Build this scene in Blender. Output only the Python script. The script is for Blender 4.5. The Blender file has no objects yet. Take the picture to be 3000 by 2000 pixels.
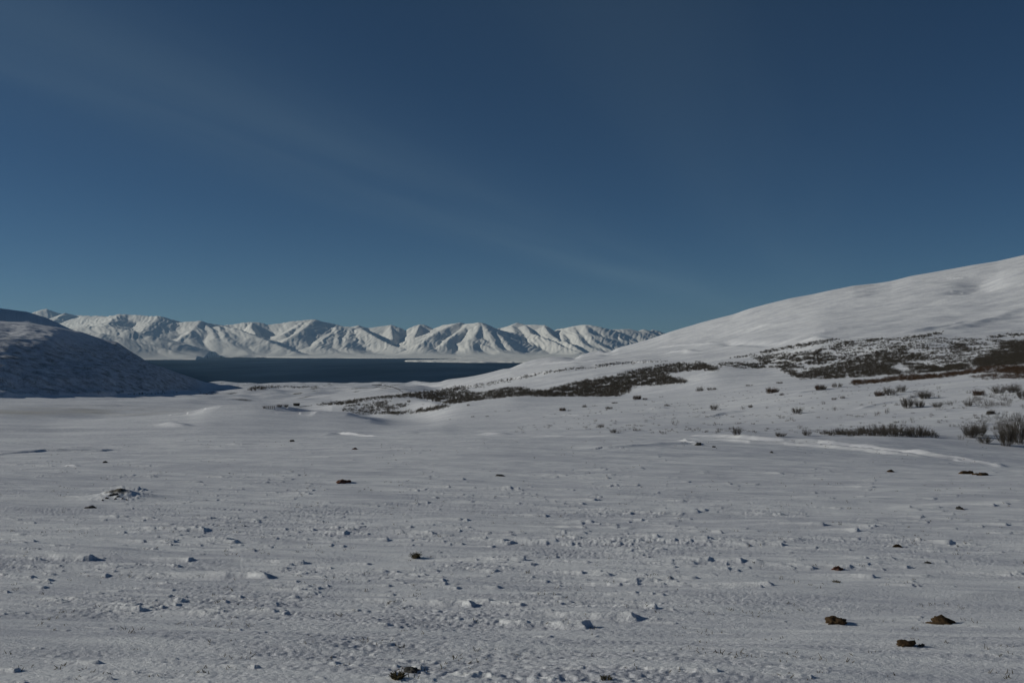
import bpy, math, random
import numpy as np
from mathutils import Vector, Matrix

random.seed(7)
rng = np.random.default_rng(7)
C = bpy.context.scene.collection
F = 2882.0          # focal length in photo pixels (3000 wide)
HY = 1025.0         # eye level row
CX = 1500.0
CAM = 150.0         # camera height above the sea, metres

# ------------------------------------------------------------------ noise
_perm = rng.permutation(4096)
_ang = rng.random(4096) * 2 * math.pi
_gx, _gy = np.cos(_ang).astype(np.float32), np.sin(_ang).astype(np.float32); _perm = _perm.astype(np.int32)
def noise(x, y, seed=0):
    x = x + seed * 37.17; y = y + seed * 91.7
    ix = np.floor(x); iy = np.floor(y)
    fx = (x - ix).astype(np.float32); fy = (y - iy).astype(np.float32); ix = ix.astype(np.int32); iy = iy.astype(np.int32)
    def g(a, b, dx, dy):
        h = _perm[(_perm[a & 4095] + b) & 4095]
        return _gx[h] * dx + _gy[h] * dy
    u = fx * fx * fx * (fx * (fx * 6 - 15) + 10); v = fy * fy * fy * (fy * (fy * 6 - 15) + 10)
    a = g(ix, iy, fx, fy); b = g(ix + 1, iy, fx - 1, fy)
    c = g(ix, iy + 1, fx, fy - 1); d = g(ix + 1, iy + 1, fx - 1, fy - 1)
    return 1.5 * ((a * (1 - u) + b * u) * (1 - v) + (c * (1 - u) + d * u) * v)
def fbm(x, y, n=4, seed=0, gain=.5):
    s = 0; a = 1
    for i in range(n):
        s = s + a * noise(x * 2 ** i, y * 2 ** i, seed + i); a *= gain
    return s
def sstep(a, b, x):
    t = np.clip((x - a) / (b - a), 0, 1); return t * t * (3 - 2 * t)

# ------------------------------------------------------------------ near terrain
# columns: uniform across the view, coarse round the rest of the circle
txs = np.arange(-230, 3231, 2.5)
phi_in = np.arctan((txs - CX) / F)
phi_r = np.linspace(phi_in[-1], math.pi, 150)[1:]
phi_l = np.linspace(-math.pi, phi_in[0], 150)[:-1]
phi = np.concatenate([phi_l, phi_in, phi_r]); NC = len(phi)
def lseg(a, b, d): 
    n = max(2, int(math.log(b / a) / d)); return list(np.exp(np.linspace(math.log(a), math.log(b), n))[:-1])
rho = np.array([.05, .4, .9, 1.5, 2.2, 3, 3.6, 4.1] + lseg(4.4, 13, .0023) + lseg(13, 30, .0031) + lseg(30, 80, .0036) + lseg(80, 260, .0052) + lseg(260, 2700, .0055) + lseg(2700, 5400, .02) + [5400])
NR = len(rho)
phc = np.clip(phi, -.70, .70)
colx = np.clip(CX + F * np.tan(phc), -600, 3600)

# node tables: key columns -> (depth Y, photo row y)
KX = [-300, 0, 150, 300, 450, 560, 600, 750, 900, 1000, 1080, 1140, 1200, 1260, 1300, 1350, 1500, 1650, 1800, 2000, 2100, 2250, 2400, 2700, 3000, 3300]
def near(x):  # foreground nodes common to all columns
    y5 = np.interp(x, [-300, 0, 1500, 2100, 2600, 3000, 3300], [1338, 1330, 1290, 1292, 1314, 1347, 1362])
    return [(5, 2000), (9, 1780), (16, 1560), (30, 1400), (55, y5)]
T = {  #        6            7            8            9            10           11           12           13           14
 -300: [(90,1275), (170,1236), (240,1218), (380,1196), (480,1180), (580,1167), (667,1100), (770,1040), (950,980)],
 0: [(95,1272), (190,1232), (270,1216), (440,1192), (570,1179), (690,1165), (814,1100), (965,1045), (1260,988)],
 150: [(105,1268), (215,1233), (310,1220), (500,1188), (680,1173), (820,1160), (958,1105), (1170,1050), (1400,985)],
 300: [(110,1262), (230,1226), (330,1226), (560,1184), (780,1170), (980,1155), (1146,1108), (1406,1060), (1711,1022)],
 450: [(110,1257), (230,1218), (330,1224), (600,1184), (900,1166), (1280,1148), (1440,1118), (1645,1092), (1800,1076)],
 560: [(110,1252), (230,1213), (330,1219), (600,1186), (1000,1162), (1800,1143), (1930,1130), (2068,1118), (2188,1109)],
 600:  [(110,1250), (230,1202), (330,1212), (620,1186), (1000,1164), (1700,1146), (2400,1136), (3000,1128), (3300,1123)],
 750:  [(120,1246), (230,1197), (330,1205), (680,1184), (950,1172), (1300,1160), (1700,1148), (2300,1134), (3000,1128)],
 900:  [(130,1248), (225,1203), (330,1212), (680,1190), (950,1172), (1300,1156), (1700,1147), (2300,1138), (3000,1128)],
 1000: [(130,1250), (215,1212), (330,1222), (600,1181), (760,1188), (1150,1158), (1600,1144), (2250,1133), (2950,1128)],
 1080: [(130,1255), (205,1220), (380,1224), (600,1167), (760,1176), (1000,1158), (1500,1143), (2200,1133), (2900,1128)],
 1140: [(125,1258), (195,1238), (390,1216), (600,1163), (760,1172), (1000,1154), (1500,1142), (2200,1133), (2850,1127)],
 1200: [(120,1258), (195,1240), (390,1213), (600,1163), (760,1171), (1000,1152), (1500,1142), (2200,1133), (2800,1127)],
 1260: [(115,1258), (195,1236), (340,1206), (520,1174), (680,1181), (900,1160), (1350,1149), (1900,1140), (2300,1130)],
 1300: [(110,1258), (195,1228), (290,1200), (370,1188), (500,1196), (780,1170), (1200,1153), (1500,1141), (2000,1124)],
 1350: [(110,1260), (195,1222), (270,1194), (350,1180), (480,1188), (700,1170), (1050,1150), (1350,1134), (1700,1116)],
 1500: [(110,1256), (190,1215), (260,1182), (345,1163), (450,1171), (600,1157), (820,1135), (1080,1112), (1400,1086)],
 1650: [(108,1250), (185,1207), (260,1180), (345,1163), (450,1171), (560,1154), (760,1115), (1000,1085), (1350,1062)],
 1800: [(106,1245), (180,1200), (255,1176), (340,1165), (430,1170), (530,1148), (740,1098), (1000,1067), (1400,1046)],
 2000: [(105,1240), (175,1192), (250,1165), (330,1145), (400,1144), (480,1130), (640,1090), (900,1054), (1300,1022)],
 2100: [(105,1238), (175,1185), (250,1155), (320,1132), (390,1130), (460,1116), (590,1082), (850,1047), (1300,1002)],
 2250: [(104,1232), (170,1170), (240,1140), (310,1119), (380,1121), (450,1108), (580,1079), (800,1030), (1200,975)],
 2400: [(102,1224), (165,1155), (230,1128), (300,1112), (370,1116), (430,1100), (540,1066), (730,1003), (1150,945)],
 2700: [(98,1205),  (150,1140), (200,1112), (260,1092), (320,1096), (380,1080), (480,1042), (650,990),  (1100,910)],
 3000: [(92,1190),  (135,1122), (175,1090), (220,1067), (270,1071), (330,1054), (430,1022), (600,988),  (1050,880)],
 3300: [(90,1180),  (130,1110), (165,1075), (205,1050), (260,1054), (320,1038), (420,1005), (590,965),  (1000,850)],
}
CREST = [(-600,905),(-300,922),(0,942),(80,946),(160,958),(235,972),(300,994),(345,1003),(365,1019),(415,1049),(430,1060),(440,1063),(500,1085),(530,1095),(560,1105),(590,1116),(605,1121),
 (620,1118),(650,1116),(700,1121),(770,1124),(850,1122),(930,1121),(1000,1122),(1100,1120),(1150,1121),(1185,1123),(1220,1117),(1235,1117),(1260,1124),(1290,1122),(1310,1115),
 (1350,1108),(1400,1099),(1431,1092),(1477,1080),(1495,1079),(1533,1062),(1570,1052),(1610,1046),(1650,1045),(1685,1050),(1700,1040),(1730,1031),(1758,1025),(1775,1029),(1790,1028),
 (1810,1018),(1850,1008),(1900,994),(1930,984),(1960,973),(2000,961),(2060,943),(2150,920),(2200,903),(2250,890),(2315,874),(2380,862),(2430,851),(2500,837),(2560,831),(2610,823),
 (2670,808),(2750,794),(2850,776),(2920,765),(3000,747),(3300,692),(3600,660)]
CY = [(-600,1150),(-300,1250),(0,1750),(150,1920),(300,2280),(450,2000),(560,2290),(600,3700),(750,3600),(1200,3400),(1310,2500),(1400,2100),(1500,1900),(1650,1750),(1690,2000),(1790,2050),(2000,2100),(3000,2000),(3600,2000)]
BLUE = [(-600,700),(-300,770),(-70,858),(-12,900),(0,903),(50,911),(85,914),(130,929),(190,956),(235,976),(300,1010),(400,1075),(500,1112),(600,1124),(3600,1124)]  # skyline of the hill behind; its unseen left end is raised to cast shade
def gsm(a, x, sig):  # smooth a column array along x
    if sig <= 0: return a
    k = np.arange(-int(3 * sig), int(3 * sig) + 1); w = np.exp(-.5 * (k / sig) ** 2); w /= w.sum()
    p = len(k) // 2
    return np.convolve(np.concatenate([np.full(p, a[0]), a, np.full(p, a[-1])]), w, 'valid')
gx = np.arange(-600, 3601, 5.0)
nodes = []   # list of (Ygrid, ygrid)
nodes.append((np.full_like(gx, 1.2), np.full_like(gx, HY + 1.62 / 1.2 * F)))
for k in range(5):
    nodes.append((np.array([near(x)[k][0] for x in gx], float), gsm(np.array([near(x)[k][1] for x in gx], float), gx, 12)))
for k in range(9):
    ky = np.interp(gx, KX, [T[x][k][0] for x in KX]); yy = np.interp(gx, KX, [T[x][k][1] for x in KX])
    nodes.append((np.exp(gsm(np.log(ky), gx, 5)), gsm(yy, gx, 4)))
cy = np.interp(gx, [a for a, b in CY], [b for a, b in CY]); cyy = np.interp(gx, [a for a, b in CREST], [b for a, b in CREST])
cy = np.exp(gsm(np.log(cy), gx, 5)); cyy = gsm(cyy, gx, 1.0)
nodes.append((cy, cyy))
left = 1 - sstep(300, 520, gx); right = sstep(1300, 1700, gx)
n16Y = cy * 1.28 * (1 - left) + left * 3860; n16y = cyy + 12 + 40 * right + 14 * left
bl = gsm(np.interp(gx, [a for a, b in BLUE], [b for a, b in BLUE]), gx, 1)
n17Y = np.maximum(4150 * left + 4700 * (1 - left), n16Y * 1.06)
# keep points above the sea hidden behind the crest but on land
nodes.append((n16Y, n16y)); nodes.append((n17Y, bl)); nodes.append((np.full_like(gx, 5400), np.full_like(gx, HY + (CAM + 25) / 5400 * F)))
NY = np.array([np.interp(colx, gx, a) for a, b in nodes]); NE = np.array([-(np.interp(colx, gx, b) - HY) / F for a, b in nodes])
# monotone cubic in log depth
S = np.log(NY); H = np.diff(S, axis=0); D = np.diff(NE, axis=0) / H
M = np.zeros_like(NE)
for i in range(1, len(NE) - 1):
    same = D[i - 1] * D[i] > 0
    w1 = 2 * H[i] + H[i - 1]; w2 = H[i] + 2 * H[i - 1]
    with np.errstate(all='ignore'):
        hm = (w1 + w2) / (w1 / D[i - 1] + w2 / D[i])
    M[i] = np.where(same, hm, 0)
M[0] = D[0]; M[-1] = D[-1]
Yg = rho[:, None] * np.cos(phc)[None, :]
SY = np.log(np.maximum(Yg, 1.2)); E = np.zeros_like(SY)
for i in range(len(S) - 1):
    msk = (SY >= S[i][None, :]) & ((SY <= S[i + 1][None, :]) if i == len(S) - 2 else (SY < S[i + 1][None, :]))
    t = np.clip((SY - S[i]) / H[i], 0, 1)
    val = (2 * t**3 - 3 * t**2 + 1) * NE[i] + (t**3 - 2 * t**2 + t) * H[i] * M[i] + (-2 * t**3 + 3 * t**2) * NE[i + 1] + (t**3 - t**2) * H[i] * M[i + 1]
    E = np.where(msk, val, E)
E = np.where(SY > S[-1][None, :], NE[-1][None, :], E)
Z = CAM + E * np.maximum(Yg, 1.2)
X = rho[:, None] * np.sin(phi)[None, :]; Yw = rho[:, None] * np.cos(phi)[None, :]
R2 = np.broadcast_to(rho[:, None], X.shape)
# outside the view blend to a plain rolling plateau
wg = sstep(.66, 1.1, np.abs(phi))[None, :]
ZG = CAM - 1.62 - 38 * (1 - np.exp(-R2 / 500.)) + 10 * noise(X / 400, Yw / 400, 3) * sstep(60, 600, R2)
Z = Z * (1 - wg) + ZG * wg
del SY, ZG
# undulation of the snow cover at several real sizes, each fading in where it can be read
lm = (1 - sstep(560, 640, colx))[None, :] * sstep(0, 18, Yg - NY[11][None, :]) * (1 - sstep(1.15, 1.3, Yg / NY[15][None, :]))   # left mountain
rm = sstep(1330, 1700, colx)[None, :] * sstep(420, 700, R2)
def ridged(x, y, n, seed): 
    s = 0; a = 1
    for i in range(n): s = s + a * (1 - 2 * np.abs(noise(x * 2**i, y * 2**i, seed + i))); a *= .5
    return s
crest_soft = 1 - .75 * np.exp(-((np.log(R2 * np.cos(phc)[None, :]) - np.log(NY[15])[None, :]) / .10) ** 2)
Z += crest_soft * sstep(300, 1200, R2) * (3.2 * fbm(X / 260, Yw / 260, 3, 11) * (1 - .4 * rm) * (1 - .7 * lm))
Z += crest_soft * (sstep(80, 500, R2) * .8 * fbm(X / 60, Yw / 90, 3, 21) + sstep(15, 90, R2) * (1 - .5 * sstep(500, 1500, R2)) * .24 * fbm(X / 24, Yw / 11, 4, 31))
Z += crest_soft * rm * 1.2 * fbm(X / 160 + Yw / 500, Yw / 55 - X / 90, 4, 41)
# little hollows and knolls of the valley floor, centre-left
vf = sstep(520, 700, colx)[None, :] * (1 - sstep(1250, 1400, colx)[None, :]) * sstep(850, 1300, R2) * (1 - sstep(3300, 3900, R2))
Z += vf * 5 * fbm(X / 130, Yw / 200, 3, 51)
# gullies and outcrops of the left mountain: run straight down the slope
Z += lm * crest_soft * (1.3 * ridged((Yw - .4 * X) / 70, X / 240, 3, 61) + 1.5 * fbm(X / 25, Yw / 40, 3, 66))
# foreground crust
nearw = 1 - sstep(40, 120, R2)
Z += .05 * fbm(X / 4.5, Yw / 1.3, 4, 71) * nearw * sstep(1.5, 5, R2)
pit = .38 * fbm((X * .955 - Yw * .296) / .45, (X * .296 + Yw * .955) / .15, 2, 81, .65) + .62 * fbm(X / .085, Yw / .055, 2, 87, .8)
Xr = X * .955 - Yw * .296; Yr = X * .296 + Yw * .955
streak = .6 * noise(Xr / 1.1, Yr / .19, 131) + .55 * noise(Xr / 3.2, Yr / .55, 132) + .55 * noise(Xr / 10, Yr / 2.2, 133)
FRESH = np.clip(.42 + 1.1 * streak, 0, 1).astype(np.float32) * (1 - .5 * sstep(50, 140, R2)) + .25 * sstep(50, 140, R2) + .4 * noise(X / 40, Yw / 9, 134) * sstep(30, 90, R2)
rough_mask = np.clip(.55 + .9 * noise(X / 4.5, Yw / 3.0, 91) - .3 * sstep(1700, 2900, colx)[None, :], .12, 1.3) * (1 - sstep(16, 38, R2))
rough_mask = rough_mask * np.clip(.75 - 1.3 * streak, .15, 1.25)
Z += (.018 * np.minimum(pit, .25)) * rough_mask
del streak
del pit

ys_cache = None
def refresh():
    global ys_run
    e = (Z - CAM) / np.maximum(Yg, .01)
    ys = HY - F * e
    ys_run = np.minimum.accumulate(ys[8:], axis=0)
refresh()
c0 = len(phi_l)
def P(x, y, lift=0.0):
    """point of the terrain that shows at photo pixel (x, y)"""
    ci = c0 + int(round((min(max(x, -228), 3228) + 230) / 2.5))
    col = ys_run[:, ci]
    k = int(np.searchsorted(-col, -y))
    k = min(max(k, 1), len(col) - 1)
    a, b = col[k - 1], col[k]; t = 0 if a == b else (a - y) / (a - b)
    t = min(max(t, 0), 1); r0, r1 = k + 7, k + 8
    if rho[r1] > 0 and a - b > 40: t = 0 if t < .5 else 1
    Yv = Yg[r0, ci] * (1 - t) + Yg[r1, ci] * t
    zz = Z[r0, ci] * (1 - t) + Z[r1, ci] * t
    return Vector(((x - CX) / F * Yv, Yv, zz + lift))
def zat(x, y):
    r = math.hypot(x, y); ph = math.atan2(x, y)
    xi = CX + F * math.tan(ph); fc = c0 + (xi + 230) / 2.5
    if fc < 0 or fc >= NC - 1: return CAM - 1.6
    k = int(np.searchsorted(rho, r)); k = min(max(k, 1), NR - 1); t = (r - rho[k-1]) / (rho[k] - rho[k-1])
    ci = int(fc); s = fc - ci
    return float((Z[k-1, ci] * (1-s) + Z[k-1, ci+1] * s) * (1-t) + (Z[k, ci] * (1-s) + Z[k, ci+1] * s) * t)

def window(xc, yc, rad):
    r = math.hypot(xc, yc); ph = math.atan2(xc, yc)
    k0 = int(np.searchsorted(rho, max(r - rad, .5))); k1 = int(np.searchsorted(rho, r + rad)) + 1
    da = rad / max(r, .1)
    j0 = int(np.searchsorted(phi, ph - da)); j1 = int(np.searchsorted(phi, ph + da)) + 1
    return slice(k0, k1), slice(j0, j1)
DEL = np.zeros(Z.shape, np.float32)
def ribbon(pts, w, h, sharp=0, taper=True, depth=None):
    """a long low drift crest (h>0) or groove (h<0) lying along a polyline on the terrain; sharp>0 makes the near side a scarp"""
    wp = [P(*p) for p in pts]
    if depth: wp = [Vector(((p[0] - CX) / F * depth, depth, 0)) for p in pts]
    touched = []
    for i in range(len(wp) - 1):
        a, b = wp[i], wp[i + 1]; a.z = b.z = 0
        n = max(1, int((b - a).length / max(w * 6, 1)))
        for q in range(n):
            p0 = a.lerp(b, q / n); p1 = a.lerp(b, (q + 1) / n)
            sl = window((p0.x + p1.x) / 2, (p0.y + p1.y) / 2, (p1 - p0).length / 2 + 3 * w)
            xs = X[sl]; yy = Yw[sl]
            if xs.size == 0: continue
            touched.append(sl)
            dx, dy = p1.x - p0.x, p1.y - p0.y; L2 = dx * dx + dy * dy + 1e-9; L = math.sqrt(L2)
            t = np.clip(((xs - p0.x) * dx + (yy - p0.y) * dy) / L2, 0, 1)
            side = ((xs - p0.x) * dy - (yy - p0.y) * dx) / L
            if dx < 0: side = -side      # side>0 : nearer the viewer
            d = np.hypot(xs - p0.x - t * dx, yy - p0.y - t * dy) + w * .22 * noise(xs / (w * 3.5), yy / (w * 3.5), 7)
            ww = np.where(side > 0, w * sharp, w) if sharp > 0 else w
            tt = (i + (q + t) / n) / (len(wp) - 1)
            tp = np.clip(np.minimum(tt, 1 - tt) * 4, 0, 1) if taper else 1
            g = np.exp(-(d / ww) ** 2) * tp * (.8 + .35 * noise(xs / (w * 9), yy / (w * 9), 8))
            DEL[sl] = np.maximum(DEL[sl], g)
    for sl in touched:
        Z[sl] += h * DEL[sl]; DEL[sl] = 0
RIB = [
 # dark scarps in the left middle ground
 ([(-60,1337),(60,1327),(130,1322),(240,1320),(380,1313)], .35, .16, .5), ([(215,1325),(290,1322),(360,1316)], .3, .12, .5),
 
 ([(930,1276),(980,1272),(1060,1276),(1150,1280)], .8, .22, .3), ([(1180,1268),(1230,1266)], .6, .15, .3),
 ([(0,1360),(60,1362)], .2, .07, .3), ([(180,1364),(230,1367)], .2, .08, .25), ([(640,1300),(700,1302),(760,1300)], .3, .08, .3),
 # shaded flank of the mound in the middle
 
 # bright drift crests
 ([(1390,1271),(1450,1273),(1490,1277)], .7, .22, 0), ([(470,1240),(520,1248),(545,1254)], 1.2, .35, 0),
 ([(1560,1214),(1700,1217),(1850,1213),(2050,1204)], .8, .16, 0), ([(1900,1199),(1960,1195)], .9, .3, 0),
 ([(2060,1222),(2110,1214),(2180,1203)], .8, .30, 0), ([(2110,1219),(2180,1214)], .6, .22, 0), ([(2510,1200),(2560,1187),(2630,1174)], .7, .22, 0), ([(2330,1156),(2390,1142)], 1.0, .28, 0),
 ([(2690,1160),(2640,1172)], .5, .2, 0),
 ([(1680,1310),(1780,1313),(1900,1305),(2000,1300),(2060,1302)], .8, .14, .5), ([(1990,1284),(2030,1296),(2060,1306)], .25, .14, .4),
 ([(1480,1276),(1600,1277),(1750,1279),(1900,1280)], .8, .14, 0),
 ([(2110,987),(2200,962),(2290,946)], 7, 2.4, 0), ([(2380,976),(2450,966),(2530,958)], 5, 2.4, 0), ([(2330,998),(2420,995),(2490,990)], 6, 1.6, 0), ([(2610,982),(2700,968),(2800,954),(2840,940)], 5, 2.2, 0),
 ([(2750,968),(2850,950),(3000,900)], 8, 2.5, 0), ([(2545,832),(2590,826)], 10, 5, 0), ([(1930,1014),(2050,1008),(2110,1004)], 8, 2.2, 0), ([(1960,1030),(2060,1030)], 6, 2, 0),
 ([(2110,1003),(2180,1005),(2300,1010)], 8, -2.4, 0), ([(2200,1060),(2400,1060)], 4, 1, 0),
 ([(1750,1034),(1770,1038),(1800,1036)], 10, 4, 0), ([(1540,1070),(1700,1060),(1800,1052)], 12, 2.0, .4),
 # terrace edge below the ridge
 ([(1340,1136),(1400,1131),(1500,1112),(1600,1093),(1740,1075),(1860,1063),(1960,1058)], 9, 3.0, .4),
 # snow shell of the hollow high on the right hill
 ([(2862,802),(2872,830),(2850,862)], 30, -10, 0), ([(2770,815),(2830,812)], 6, 2, .3), ([(2760,870),(2830,865)], 6, 2.4, .3), ([(2770,850),(2840,845)], 5, 2.0, .3),
]
for r in RIB: ribbon(*r)
ribbon([(-120,0),(0,0),(90,0),(200,0),(330,0)], 1.8, .34, .5, True, 108)
ribbon([(600,0),(680,0),(790,0),(900,0)], 9, 1.5, .55, True, 190)
ribbon([(900,0),(960,0),(1080,0)], 7, 1.5, .5, True, 178)
# pair of vehicle tracks
ribbon([(1920,1275),(2030,1277),(2100,1280),(2200,1287),(2300,1294),(2400,1301),(2500,1310),(2600,1322),(2700,1333),(2800,1345),(2900,1358),(2990,1372)], .27, .31, 0)
ribbon([(2000,1283),(2100,1289),(2200,1297),(2300,1303),(2400,1309),(2500,1318),(2600,1329),(2700,1339),(2800,1350)], .22, .26, 0)
ribbon([(2500,1314),(2600,1325),(2700,1336),(2800,1348),(2900,1361)], .16, .09, 0)
refresh()

# wind-carved drift tongues: long tail to windward (left), abrupt head on the lee side (right)
def tongue(p, L, W, Hh, ang):
    sl = window(p.x - L * .4, p.y, L * .75 + W)
    xs = X[sl] - p.x; yy = Yw[sl] - p.y
    if xs.size == 0: return
    ca, sa = math.cos(ang), math.sin(ang)
    a = xs * ca + yy * sa; b = -xs * sa + yy * ca
    b = b + W * .5 * noise(a / (W * 2) + p.x, b / W + p.y, 5)
    a = a + W * .5 * noise(b / (W * .5) + p.y * 3, a * 0 + p.x, 9)
    f = np.where(a < 0, np.clip(1 + a / L, 0, 1) ** 1.6, np.clip(1 - a / (.22 * W + .01), 0, 1))
    wd = W * (.55 + .45 * np.clip(-a / L, 0, 1))
    g = f * np.exp(-np.abs(b / wd) ** 2.4); Z[sl] = Z[sl] + Hh * g; FRESH[sl] = np.maximum(FRESH[sl], np.minimum(1.6 * g, 1.15))
def scatter_tongues(n, xr, yr, scale=1, hs=1, seed=0):
    rs = random.Random(seed)
    for i in range(n):
        x = rs.uniform(*xr); y = rs.uniform(*yr)
        if float(noise(np.array(x / 230.), np.array(y / 60.), 17)) < -.12 and rs.random() < .7: continue
        p = P(x, y); d = p.y
        s = scale * rs.uniform(.5, 1.0) ** 1.3 * (1.5 if rs.random() < .05 else 1)
        k = (d / 9.) ** .45
        tongue(p, .85 * s * k * rs.uniform(.6, 1.7), .055 * s * k * rs.uniform(.6, 1.7), .024 * s * hs * k ** .7 * rs.uniform(.5, 1.2), rs.uniform(-.50, -.12))
scatter_tongues(560, (300, 2000), (1390, 1600), 1, 1, 1)
scatter_tongues(360, (0, 2200), (1560, 1800), 1, 1, 2)
scatter_tongues(200, (-100, 3000), (1780, 2060), .8, .65, 3)
scatter_tongues(260, (-100, 900), (1330, 1620), .8, .8, 4)
scatter_tongues(420, (1700, 3100), (1370, 1720), 1.5, .7, 5)
scatter_tongues(420, (-100, 2000), (1290, 1400), 1.0, .7, 6)
scatter_tongues(120, (1900, 3050), (1320, 1400), 1.2, .6, 7)
HEADS = [(600,1555,1.8),(510,1588,1.6),(265,1640,2.6),(560,1640,1.5),(520,1658,1.2),(785,1692,2.6),(885,1650,1.6),(745,1612,1.4),(455,1555,.9),(1135,1583,1.5),(1385,1772,2.0),(1715,1838,2.4),(1860,1815,2.2),(1918,1780,1.6),
 (1600,1512,1.6),(1850,1505,1.2),(1710,1547,2.0),(1300,1700,1.2),(1245,1685,1.2),(1530,1640,1.4),(1265,1560,1.2),(2110,1560,1.8),(2410,1537,1.8),(2290,1509,1.6),(2345,1580,1.2),(2170,1648,1.5),(2290,1595,1.3),(1660,1393,1.5),(1500,1432,1.6),(1750,1465,1.6),
 (2105,1968,1.0),(2380,1985,.9),(2560,1690,1.3),(290,1943,1.0),(750,1955,.9),(790,1405,1.3),(400,1435,1.5),(420,1435,1.4),(1560,1655,1.2),(370,1440,1.2),(100,1532,1.0),(330,1990,.8),(50,1965,.9),(420,1790,1.0),(1680,1435,1.3),(370,1560,1.1)]
for (x, y, s) in HEADS:
    p = P(x, y); k = (p.y / 9.) ** .45
    tongue(p, 1.0 * s * k, .055 * s * k, .024 * s * k ** .6, -.28)
# mound of gravel-strewn snow on the left
pm = P(332, 1462); sl = window(pm.x, pm.y + .4, 3)
d2 = ((X[sl] - pm.x) / .62) ** 2 + ((Yw[sl] - pm.y - .3) / .5) ** 2
Z[sl] += .17 * np.exp(-d2 ** .8) * (1 + .25 * fbm(X[sl] / .2, Yw[sl] / .2, 3, 4))
MOUND = (pm.x, pm.y + .3)
for (x, y, w) in [(2456,1826,54),(2762,1824,70),(2658,1892,62),(2836,1388,38),(2878,1392,38),(2456,1669,26),(2630,1602,24),(1005,1414,46),(1222,1634,30),(1200,1970,60)]:
    p = P(x, y); W_ = w * p.y / F / 2; sl = window(p.x + W_ * .5, p.y + W_ * .3, W_ * 5)
    xs_ = (X[sl] - p.x - W_ * .5) / (W_ * 2.2); ys_ = (Yw[sl] - p.y - W_ * .4) / (W_ * 1.3); Z[sl] += .16 * W_ * np.exp(-xs_ ** 2 - ys_ ** 2)
refresh()

# ------------------------------------------------------------------ bare / heath cover attribute
VEG = np.zeros_like(Z)
ysc = HY - F * (Z - CAM) / np.maximum(Yg, .01)      # used only to look up where patches lie on the ground
def inpoly(px, py, poly):
    r = np.zeros(np.broadcast(px, py).shape, bool); n = len(poly)
    for i in range(n):
        (x1, y1), (x2, y2) = poly[i], poly[(i + 1) % n]
        if y1 == y2: continue
        c = ((py < y1) != (py < y2)) & (px < (x2 - x1) * (py - y1) / (y2 - y1) + x1)
        r ^= c
    return r
def strip(pts, w):
    up = [(x, y - (w if np.isscalar(w) else w[i]) / 2) for i, (x, y) in enumerate(pts)]
    dn = [(x, y + (w if np.isscalar(w) else w[i]) / 2) for i, (x, y) in enumerate(pts)]
    return up + dn[::-1]
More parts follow.
